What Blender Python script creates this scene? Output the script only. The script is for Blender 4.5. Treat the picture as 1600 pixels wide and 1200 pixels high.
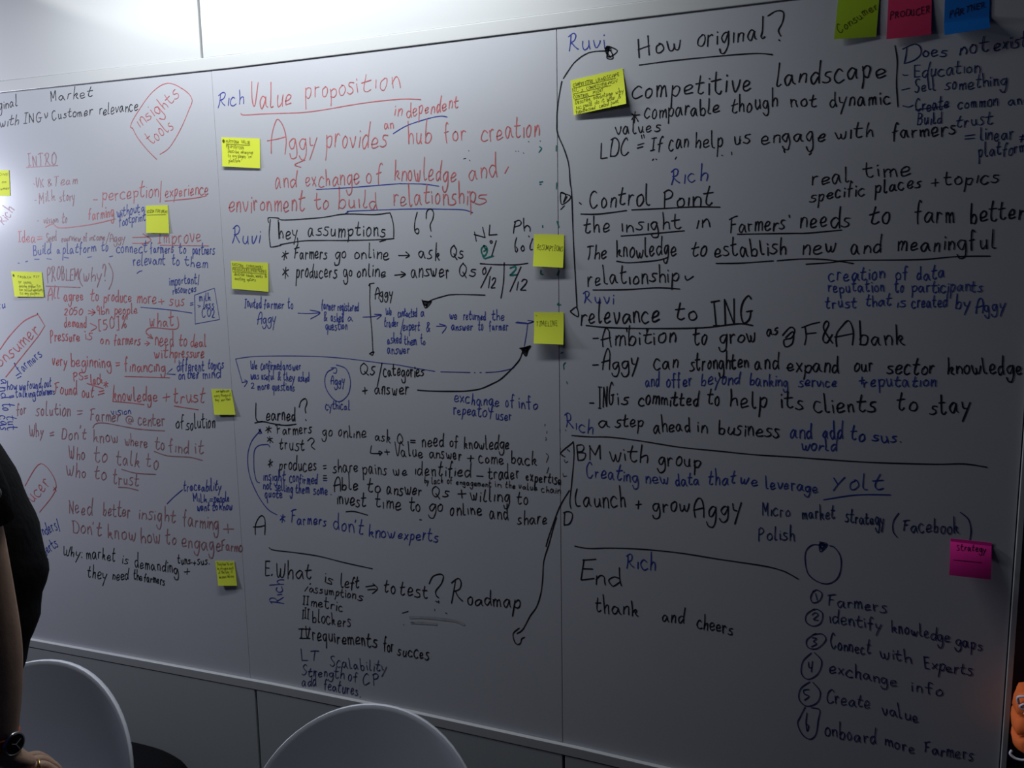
import bpy, bmesh, math, random
from mathutils import Vector, Matrix, noise
random.seed(11)
S = bpy.context.scene
COL = S.collection
for o in list(bpy.data.objects): bpy.data.objects.remove(o)

# ------------------------------------------------------------------ camera, light, exposure
cam_d = bpy.data.cameras.new('camera'); cam = bpy.data.objects.new('camera', cam_d); COL.objects.link(cam)
RX, UX, FX = Vector((0.93072476, 0.36534438, -0.01658007)), Vector((-0.03730451, 0.13993784, 0.98945731)), Vector((-0.36381285, 0.92029391, -0.14387261))
cam.matrix_world = Matrix(((RX.x, UX.x, -FX.x, 0.0), (RX.y, UX.y, -FX.y, -1.95), (RX.z, UX.z, -FX.z, 1.65), (0, 0, 0, 1)))
cam_d.sensor_width = 36.0; cam_d.lens = 36.0 * 1340 / 1600; cam_d.clip_start = 0.02
S.camera = cam
S.view_settings.view_transform = 'Standard'; S.view_settings.look = 'None'
S.view_settings.gamma = 1.0; S.view_settings.use_curve_mapping = False
S.view_settings.exposure = 0.0
wd = bpy.data.worlds.new('room_dark'); S.world = wd; wd.use_nodes = True
bg = wd.node_tree.nodes['Background']; bg.inputs['Color'].default_value = (0.22, 0.34, 1.0, 1); bg.inputs['Strength'].default_value = 0.012

def lamp(name, kind, loc, power, col, **kw):
    d = bpy.data.lights.new(name, kind); d.energy = power; d.color = col
    for k, v in kw.items(): setattr(d, k, v)
    o = bpy.data.objects.new(name, d); o.location = loc; COL.objects.link(o); return o
# ceiling strip light above the boards, and a room lamp further left (both out of the frame)
lamp('ceiling_strip_light', 'AREA', (-1.355, -0.31, 2.54), 15.6, (0.91, 0.955, 1.0), shape='RECTANGLE', size=1.41, size_y=0.06)
lamp('room_lamp', 'POINT', (-3.37, -0.47, 1.94), 92.0, (0.81, 0.84, 1.0), shadow_soft_size=0.12)

sp = lamp('ceiling_spot', 'SPOT', (-3.15, -0.42, 2.66), 26.0, (0.95, 1.0, 0.97), spot_size=math.radians(34), spot_blend=0.12, shadow_soft_size=0.02)
sp.rotation_euler = Vector((1.55, 0.42, 0.02)).to_track_quat('-Z', 'Y').to_euler()

# ------------------------------------------------------------------ materials
def mat(name, col, rough=0.5, metal=0.0, spec=0.5, bump=0.0, bscale=40.0, var=0.0, vscale=8.0, coat=0.0, sheen=0.0):
    m = bpy.data.materials.new(name); m.use_nodes = True
    nt = m.node_tree; b = nt.nodes['Principled BSDF']
    b.inputs['Base Color'].default_value = (*col, 1); b.inputs['Roughness'].default_value = rough
    b.inputs['Metallic'].default_value = metal; b.inputs['Specular IOR Level'].default_value = spec
    if coat: b.inputs['Coat Weight'].default_value = coat
    if sheen: b.inputs['Sheen Weight'].default_value = sheen
    if var or bump:
        tc = nt.nodes.new('ShaderNodeTexCoord'); n = nt.nodes.new('ShaderNodeTexNoise')
        nt.links.new(tc.outputs['Object'], n.inputs['Vector'])
        n.inputs['Detail'].default_value = 4
        n.inputs['Scale'].default_value = vscale if var else bscale
        if var:
            r = nt.nodes.new('ShaderNodeValToRGB')
            r.color_ramp.elements[0].position = 0.3; r.color_ramp.elements[1].position = 0.7
            r.color_ramp.elements[0].color = (*[max(0, c * (1 - var)) for c in col], 1)
            r.color_ramp.elements[1].color = (*[min(1, c * (1 + var)) for c in col], 1)
            nt.links.new(n.outputs['Fac'], r.inputs['Fac']); nt.links.new(r.outputs['Color'], b.inputs['Base Color'])
        if bump:
            n2 = nt.nodes.new('ShaderNodeTexNoise'); n2.inputs['Scale'].default_value = bscale
            nt.links.new(tc.outputs['Object'], n2.inputs['Vector'])
            bp = nt.nodes.new('ShaderNodeBump'); bp.inputs['Strength'].default_value = bump; bp.inputs['Distance'].default_value = 0.01
            nt.links.new(n2.outputs['Fac'], bp.inputs['Height']); nt.links.new(bp.outputs['Normal'], b.inputs['Normal'])
    return m
M = dict(
    board=mat('whiteboard_enamel', (0.48, 0.49, 0.515), 0.21, spec=0.22, var=0.02, vscale=3),
    panel=mat('white_panel', (0.52, 0.53, 0.525), 0.45, spec=0.3),
    low=mat('grey_panel', (0.36, 0.38, 0.375), 0.35, spec=0.3),
    alu=mat('satin_aluminium', (0.52, 0.53, 0.52), 0.4, spec=0.4),
    alud=mat('dull_aluminium', (0.40, 0.41, 0.41), 0.35),
    dark=mat('dark_gap', (0.02, 0.018, 0.016), 0.8),
    navy=mat('dark_wall', (0.11, 0.13, 0.20), 0.8, var=0.2),
    floor=mat('dark_carpet', (0.018, 0.019, 0.023), 0.95, spec=0.1, bump=0.4, bscale=300, var=0.25, vscale=120),
    K=mat('black_marker', (0.010, 0.011, 0.016), 0.5, spec=0.2),
    B=mat('blue_marker', (0.028, 0.046, 0.31), 0.5, spec=0.2),
    N=mat('dark_blue_marker', (0.022, 0.028, 0.13), 0.5, spec=0.2),
    R=mat('red_marker', (0.48, 0.115, 0.12), 0.5, spec=0.2, var=0.25, vscale=60),
    r=mat('faded_red_marker', (0.33, 0.155, 0.175), 0.5, spec=0.2, var=0.3, vscale=70),
    G=mat('green_marker', (0.01, 0.16, 0.13), 0.5, spec=0.2, var=0.3, vscale=60),
    S=mat('wiped_marker', (0.36, 0.37, 0.385), 0.5, spec=0.2, var=0.12, vscale=60),
    P=mat('note_pen', (0.10, 0.095, 0.012), 0.6, spec=0.1),
    Q=mat('note_pen_dark', (0.03, 0.015, 0.03), 0.6, spec=0.1),
    Y=mat('yellow_paper', (0.70, 0.78, 0.06), 0.75, spec=0.15, var=0.02),
    L=mat('lime_paper', (0.37, 0.54, 0.025), 0.75, spec=0.15),
    D=mat('dark_pink_paper', (0.72, 0.05, 0.14), 0.75, spec=0.15),
    U=mat('blue_paper', (0.010, 0.17, 0.58), 0.75, spec=0.15),
    M=mat('magenta_paper', (0.96, 0.035, 0.36), 0.75, spec=0.15),
    chair=mat('white_plastic', (0.62, 0.64, 0.70), 0.3, spec=0.5),
    steel=mat('chrome', (0.6, 0.6, 0.62), 0.2, metal=1.0),
    skin=mat('skin', (0.42, 0.27, 0.19), 0.55, spec=0.3, var=0.08, vscale=30, bump=0.05, bscale=180),
    hair=mat('dark_hair', (0.02, 0.013, 0.009), 0.6),
    eyew=mat('eye_white', (0.75, 0.73, 0.7), 0.3), eyed=mat('eye_dark', (0.02, 0.012, 0.01), 0.2),
    lip=mat('lips', (0.42, 0.17, 0.14), 0.5),
    shirt=mat('black_cotton', (0.006, 0.006, 0.007), 0.95, spec=0.1, bump=0.25, bscale=60),
    trouser=mat('black_denim', (0.008, 0.008, 0.010), 0.9, spec=0.1, bump=0.2, bscale=120),
    shoe=mat('black_leather', (0.01, 0.01, 0.01), 0.4),
    badge=mat('grey_button', (0.16, 0.18, 0.17), 0.5),
    case=mat('watch_steel', (0.45, 0.45, 0.47), 0.22, metal=1.0), dial=mat('watch_dial', (0.006, 0.007, 0.01), 0.15),
    hand=mat('watch_hands', (0.55, 0.55, 0.58), 0.3, metal=0.6),
    strap=mat('orange_strap', (0.55, 0.10, 0.03), 0.6),
    ring=mat('gold_ring', (0.8, 0.62, 0.25), 0.25, metal=1.0),
    orange=mat('orange_cloth', (1.0, 0.20, 0.05), 0.7, spec=0.2, var=0.08, vscale=30),
    cord=mat('white_cord', (0.75, 0.72, 0.82), 0.6),
    bag=mat('black_nylon', (0.003, 0.003, 0.004), 0.9, spec=0.1, bump=0.2, bscale=80),
)

# ------------------------------------------------------------------ helpers
def link(name, me, m=None, parent=None, smooth=False):
    if isinstance(me, bmesh.types.BMesh):
        d = bpy.data.meshes.new(name); me.normal_update(); me.to_mesh(d); me.free(); me = d
    o = bpy.data.objects.new(name, me); COL.objects.link(o)
    if m is not None and not me.materials: me.materials.append(m)
    if parent is not None: o.parent = parent
    if smooth:
        for p in me.polygons: p.use_smooth = True
    return o
def tag(o, label=None, cat=None, group=None, kind=None):
    for k, v in (('label', label), ('category', cat), ('group', group), ('kind', kind)):
        if v: o[k] = v
    return o
def empty(name, loc=(0, 0, 0), rz=0.0):
    o = bpy.data.objects.new(name, None); o.location = loc; o.rotation_euler = (0, 0, rz); o.empty_display_size = 0.1
    COL.objects.link(o); return o
def box(bm, x0, x1, y0, y1, z0, z1, bev=0.0):
    vs = [bm.verts.new(p) for p in ((x0, y0, z0), (x1, y0, z0), (x1, y1, z0), (x0, y1, z0), (x0, y0, z1), (x1, y0, z1), (x1, y1, z1), (x0, y1, z1))]
    fs = [bm.faces.new([vs[i] for i in f]) for f in ((3, 2, 1, 0), (4, 5, 6, 7), (0, 1, 5, 4), (1, 2, 6, 5), (2, 3, 7, 6), (3, 0, 4, 7))]
    if bev:
        es = list({e for f in fs for e in f.edges})
        bmesh.ops.bevel(bm, geom=es, offset=bev, segments=2, affect='EDGES', profile=0.5)
def loft(bm, rings, cap=True):
    vr = [[bm.verts.new(p) for p in r] for r in rings]
    for a, b in zip(vr, vr[1:]):
        n = len(a)
        for i in range(n): bm.faces.new((a[i], a[(i + 1) % n], b[(i + 1) % n], b[i]))
    if cap:
        bm.faces.new(vr[0][::-1]); bm.faces.new(vr[-1])
def tube(bm, pts, rad, n=8, closed=False):
    pts = [Vector(p) for p in pts]; rings = []; k = len(pts); up = Vector((0.13, 0.21, 0.97)); last = None
    for i, p in enumerate(pts):
        t = (pts[(i + 1) % k] - pts[i - 1]) if closed else (pts[min(i + 1, k - 1)] - pts[max(i - 1, 0)])
        t.normalize()
        a = t.cross(up) if last is None else last - t * last.dot(t)
        if a.length < 1e-5: a = t.cross(Vector((1, 0, 0)))
        a.normalize(); last = a; b = t.cross(a)
        r = rad[i] if isinstance(rad, (list, tuple)) else rad
        rings.append([p + (a * math.cos(2 * math.pi * j / n) + b * math.sin(2 * math.pi * j / n)) * r for j in range(n)])
    if closed: rings.append(rings[0])
    if closed:
        vr = [[bm.verts.new(p) for p in r] for r in rings[:-1]]
        for i in range(k):
            A, B = vr[i], vr[(i + 1) % k]
            for j in range(n): bm.faces.new((A[j], A[(j + 1) % n], B[(j + 1) % n], B[j]))
    else: loft(bm, rings)
def catmull(pts, sub=5, closed=False):
    out = []; n = len(pts); V = [Vector(p) for p in pts]
    for i in range(n if closed else n - 1):
        if closed: a, b, c, d = V[i - 1], V[i], V[(i + 1) % n], V[(i + 2) % n]
        else: a, b, c, d = V[max(i - 1, 0)], V[i], V[i + 1], V[min(i + 2, n - 1)]
        for s in range(sub):
            t = s / sub
            out.append(0.5 * ((2 * b) + (c - a) * t + (2 * a - 5 * b + 4 * c - d) * t * t + (3 * b - a - 3 * c + d) * t ** 3))
    if not closed: out.append(V[-1])
    return out
def interp(tab, x):
    if x <= tab[0][0]: a, b = tab[0], tab[1]
    elif x >= tab[-1][0]: a, b = tab[-2], tab[-1]
    else:
        for a, b in zip(tab, tab[1:]):
            if a[0] <= x <= b[0]: break
    return a[1] + (b[1] - a[1]) * (x - a[0]) / (b[0] - a[0])

# ------------------------------------------------------------------ setting: floor, wall of panels, rails
bm = bmesh.new(); box(bm, -6.0, 3.0, -5.0, 0.6, -0.05, 0.0)
tag(link('floor', bm, M['floor']), 'dark carpet floor in front of the panelled wall', kind='structure')
TOP = [(-2.4247, 2.1745), (-1.4809, 2.1652), (-0.6619, 2.1685), (-0.145, 2.1696)]          # upper edge of the boards along the wall (metres)
BOT = [(-2.5307, 0.4126), (-1.5944, 0.425), (-1.0825, 0.4247), (-0.6406, 0.4173), (-0.4016, 0.409)]          # lower edge of the boards
SEAM12, SEAM23, XR = -1.627, -0.647, 0.3315
XL = -3.45
wall = empty('wall_back', (0, 0, 0)); tag(wall, 'panelled wall carrying the three whiteboards', kind='structure')
bm = bmesh.new(); box(bm, -6.0, 0.352, 0.03, 0.12, 0.0, 3.1); link('wall_core', bm, M['dark'], wall)
def strip(x0, x1, lo, hi, y0, y1, m, name, parent, bev=0.0015, n=8):
    bm = bmesh.new(); rings = []
    for i in range(n + 1):
        x = x0 + (x1 - x0) * i / n
        a, b = lo(x), hi(x)
        rings.append([(x, y0, a), (x, y1, a), (x, y1, b), (x, y0, b)])
    loft(bm, rings)
    if bev:
        bm.normal_update()
        es = [e for e in bm.edges if len(e.link_faces) == 2 and e.calc_face_angle(0) > 0.6]
        bmesh.ops.bevel(bm, geom=es, offset=bev, segments=2, affect='EDGES', profile=0.5)
    return link(name, bm, m, parent)
top = lambda x: interp(TOP, x)
bot = lambda x: interp(BOT, x)
RAIL_H, LIP_H = 0.034, 0.026
# upper and lower wall panels, each its own piece
gx = -1.656
for x0, x1 in ((-5.9, -2.645), (-2.639, gx - 0.004), (gx + 0.004, 0.345)):
    strip(x0, x1, lambda x: top(x) + RAIL_H + 0.0003, lambda x: 3.05, 0.0, 0.025, M['panel'], 'panel', wall)
for x0, x1 in ((-5.9, -2.587), (-2.579, -1.6055), (-1.5985, -0.6445), (-0.6375, 0.345)):
    strip(x0, x1, lambda x: 0.02, lambda x: bot(x) - LIP_H - 0.0022, -0.0110, 0.025, M['low'], 'panel', wall)
# rails
t1 = strip(XL, 0.345, lambda x: top(x) + 0.0012, lambda x: top(x) + RAIL_H, -0.0035, 0.02, M['alu'], 'trim_1', None)
tag(t1, 'pale metal rail along the top of the whiteboards', kind='structure')
t2 = strip(XL, 0.345, lambda x: bot(x) - LIP_H, lambda x: bot(x), -0.012, 0.02, M['alud'], 'trim_2', None, bev=0.0012)
tag(t2, 'metal rail along the foot of the whiteboards', kind='structure')
bm = bmesh.new(); box(bm, XR + 0.0025, 0.345, -0.006, 0.02, bot(XR) - LIP_H, top(XR) + RAIL_H, 0.001)
tag(link('trim_3', bm, M['alud']), 'upright metal edge strip at the right end of the boards', kind='structure')
bm = bmesh.new(); box(bm, 0.352, 2.6, 0.04, 0.12, 0.0, 3.1)
tag(link('wall_right', bm, M['navy']), 'dark wall beyond the right edge of the whiteboard', kind='structure')

# ------------------------------------------------------------------ the three whiteboards
boards = {}
for k, (x0, x1, lab) in {1: (XL, SEAM12 - 0.0004, 'left whiteboard with red and blue writing headed intro and problem, behind the person'),
                     2: (SEAM12 + 0.0004, SEAM23 - 0.0007, 'middle whiteboard headed value proposition in red with a boxed line of assumptions'),
                     3: (SEAM23 + 0.0007, XR, 'right whiteboard with bold black writing headed how original')}.items():
    o = strip(x0, x1, bot, top, 0.0, 0.016, M['board'], 'whiteboard', None, bev=0.0006)
    tag(o, lab, 'whiteboard', 'whiteboards along the wall'); boards[k] = o

# ------------------------------------------------------------------ handwriting: a pen alphabet of strokes (x-height = 10)
FONT = {}
for line in '''
a 8,8 4,10 0,5 2,0 5,1 8,8|8,9 9,2 11,0
b 1,21 1,10 1,0|1,5 4,9 8,8 9,4 6,0 1,1
c 8,9 4,11 0,7 0,2 4,-1 9,1
d 8,8 4,10 0,6 1,1 4,0 8,5|9,21 8,8 9,0
e 0,4 6,5 8,8 5,10 1,7 1,1 4,0 9,2
f 8,18 6,20 4,16 3,6 3,-2|0,9 7,10
g 8,9 4,10 0,6 2,1 5,1 8,8|8,10 9,0 8,-7 5,-10 1,-9 -1,-5
h 1,21 1,10 1,0|1,5 4,9 7,9 8,5 8,0
i 1,9 1,0|1,13 1,14
j 4,9 4,-5 0,-8|4,13 4,14
k 1,21 1,10 1,0|1,4 5,9 7,7 5,4 6,2 9,0
l 1,21 1,8 1,2 3,0 5,1
m 1,10 1,0|1,6 4,10 6,8 6,0|6,6 9,10 11,8 12,0
n 1,10 1,0|1,5 4,10 7,9 8,5 8,0
o 5,10 1,7 1,1 5,0 8,4 7,9 4,10
p 1,10 1,0 0,-10|1,7 5,10 9,8 8,3 5,0 1,2
q 8,9 4,10 0,6 2,1 5,1 8,7|8,10 8,0 8,-10
r 1,10 1,0|1,4 2,8 5,10 7,9
s 8,10 3,10 2,7 6,5 7,2 3,0 -1,1
t 4,19 2,8 2,2 5,0 8,2|-1,11 8,12
u 1,10 1,4 3,0 6,1 8,5|8,10 8,4 9,0
v 0,10 2,3 4,0 7,5 8,10
w 0,10 2,2 4,0 6,3 6,7|6,7 7,1 9,0 11,4 12,10
x 0,10 8,0|8,10 0,0
y 0,10 1,4 4,3|9,10 5,0 1,-10
z 0,10 8,10|8,10 0,0|0,0 8,0
A 0,-1 0,9 3,17 6,20 9,16 10,8 10,-1|-2,7 4,8 10,9
B 1,19 1,0|1,19 6,19 8,15 6,11 1,10|1,10 8,9 9,4 6,0 1,0
C 10,17 7,20 2,15 0,8 2,1 6,-1 11,3
D 2,18 1,8 1,0|0,18 6,19 11,14 11,5 7,0 1,0
E 1,19 1,0|1,19 9,19|1,10 8,10|1,0 9,0
F 2,18 2,8 1,0|-1,17 5,19 11,20|2,10 8,11
G 10,17 7,19 3,15 1,7 4,0 9,2 10,8|6,8 12,8
H 1,19 1,0|11,20 11,9 10,0|1,9 11,10
I 3,19 3,0|0,19 7,19|0,0 6,0
J 7,19 7,3 4,0 1,2
K 1,19 1,0|9,19 1,9|3,11 9,0
L 1,19 1,0|1,0 9,0
M 1,0 1,19|1,19 6,6|6,6 11,19|11,19 12,0
N 1,0 1,19|1,19 9,0|9,0 10,19
O 6,19 1,14 1,5 5,0 10,4 11,13 6,19
P 2,18 1,8 1,-2|1,17 6,20 10,16 8,11 2,9
Q 6,19 1,14 1,5 5,1 10,5 11,13 6,19|6,6 9,2 12,-2
R 2,18 2,8 0,-1|-1,16 5,20 9,17 7,11 2,9|3,9 7,4 11,0
S 10,17 6,19 2,16 4,11 9,7 8,2 4,0 0,2
T 5,18 5,8 4,0|0,18 5,19 11,19
U 1,19 1,6 4,0 8,2 10,8 10,19
V 0,21 2,8 5,1 7,3 9,12 10,20
W 0,19 2,4 4,1 7,5 7,12|7,12 8,2 11,1 13,8 14,19
X 0,19 10,0|10,19 0,0
Y 0,19 5,9|11,19 5,9 2,0
Z 0,19 10,19|10,19 0,0|0,0 10,0
0 5,19 1,14 1,5 4,0 9,5 9,14 5,19
1 3,19 3,0
2 1,15 4,19 8,17 7,10 1,0|1,0 9,0
3 1,18 6,19 8,15 4,10|4,10 9,7 7,1 1,0
4 2,19 1,9 9,9|8,19 7,0
5 9,19 2,19|2,19 1,11 6,12 9,7 6,1 1,0
6 7,19 2,12 1,4 4,0 8,3 6,8 2,6
7 1,19 9,19 4,0
8 5,10 1,14 5,19 8,15 5,10 1,4 4,0 9,4 5,10
9 8,14 5,19 1,16 2,11 6,10 8,15|8,15 8,0
= 0,8 9,9|0,3 9,4
+ 5,11 5,0|0,5 10,6
- 0,5 7,6
? 0,15 2,19 6,20 8,16 5,10 4,5|4,0 4,1
/ 7,20 0,-4
* 5,12 4,-1|0,3 5,7 10,9|1,10 5,6 9,1
& 10,0 3,12 3,17 6,19 8,16 2,7 1,2 4,0 10,7
@ 9,4 6,3 4,6 6,10 9,9 9,4 12,6 11,13 5,15 0,9 2,1 9,0
% 3,19 1,15 3,13 5,16 3,19|9,20 1,0|8,6 6,3 8,0 10,3 8,6
( 4,20 1,12 1,4 4,-3
) 1,20 4,12 4,4 1,-3
[ 5,20 1,20|1,20 1,-2|1,-2 5,-2
] 1,20 5,20|5,20 5,-2|5,-2 1,-2
. 1,0 2,1
, 2,2 0,-3
: 1,8 1,9|1,0 1,1
' 1,20 0,16
'''.strip().split('\n'):
    ch, rest = line[0], line[2:]
    strokes = [[tuple(float(v) for v in p.split(',')) for p in s.split()] for s in rest.split('|')]
    xs = [p[0] for s in strokes for p in s]
    FONT[ch] = (strokes, max(xs))
def word_strokes(text, x0, y0, x1, y1, ux, uy, rnd=1.0):
    """strokes of a written word between two baseline points; (ux,uy) is the x-height vector"""
    lay = []; cur = 0.0
    for ch in text:
        st, w = FONT[ch]
        lay.append((st, cur)); cur += w + 4.2
    total = max(cur - 4.2, 1.0)
    ax, ay = (x1 - x0) / total, (y1 - y0) / total
    out = []
    ph, wsl = random.uniform(0, 6.28), random.uniform(-.05, .07) * rnd
    for st, off in lay:
        sy = 1 + random.uniform(-.16, .16) * rnd; dy = (random.uniform(-1.0, 1.0) + .7 * math.sin(ph + off * .09)) * rnd; sl = wsl + random.uniform(-.11, .11) * rnd
        sx = random.uniform(0.86, 1.12)
        for k_, s in enumerate(st):
            if k_ and len(s) == 2 and s[0][1] in (13, 14) and random.random() < .35: continue
            pts = []
            for gx_, gy_ in s:
                gx2 = off + gx_ * sx + gy_ * sl + random.uniform(-.6, .6) * rnd
                gy2 = (gy_ * sy + dy + random.uniform(-.6, .6) * rnd) / 10.0
                pts.append((x0 + ax * gx2 + ux * gy2, y0 + ay * gx2 + uy * gy2))
            out.append(pts)
    return out
def smooth2(pts, sub=4):
    if len(pts) < 3: return pts
    return [(v.x, v.y) for v in catmull([(p[0], p[1], 0) for p in pts], sub)]
def ribbon(V, F, FM, pts, w, mi, place, lift):
    """flat marker stroke of width w along pts, laid on a surface by place(x, y, lift)"""
    P = [Vector((p[0], p[1])) for p in pts]
    Q = [P[0]]
    for p in P[1:]:
        if (p - Q[-1]).length > w * 0.12: Q.append(p)
    if len(Q) < 2: Q.append(Q[0] + Vector((w * .5, w * .2)))
    n = len(Q); base = len(V); h = w / 2
    d0 = (Q[1] - Q[0]).normalized(); d1 = (Q[-1] - Q[-2]).normalized()
    rows = []
    p = Vector((-d0.y, d0.x)); rows.append((Q[0] - d0 * h * .8, p * h * .45))
    wob = random.uniform(0, 6.28)
    for i in range(n):
        t = (Q[min(i + 1, n - 1)] - Q[max(i - 1, 0)])
        if t.length < 1e-9: t = d0
        t.normalize(); p = Vector((-t.y, t.x))
        rows.append((Q[i], p * h * (1 + .12 * math.sin(wob + i * .7))))
    p = Vector((-d1.y, d1.x)); rows.append((Q[-1] + d1 * h * .8, p * h * .45))
    for c, s in rows:
        V.append(place(c.x + s.x, c.y + s.y, lift)); V.append(place(c.x - s.x, c.y - s.y, lift))
    for i in range(len(rows) - 1):
        a = base + 2 * i
        F.append((a, a + 1, a + 3, a + 2)); FM.append(mi)
def ink_object(name, items, place, parent, label=None):
    V, F, FM, mats = [], [], [], []
    for n_, (col, w, pts) in enumerate(items):
        if col not in mats: mats.append(col)
        ribbon(V, F, FM, pts, w, mats.index(col), place, 0.00035 + (n_ % 40) * 8e-6)
    me = bpy.data.meshes.new(name); me.from_pydata(V, [], F)
    for c in mats: me.materials.append(M[c])
    me.polygons.foreach_set('material_index', FM); me.update()
    o = link(name, me, None, parent)
    if label: o['label'] = label
    return o

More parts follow.
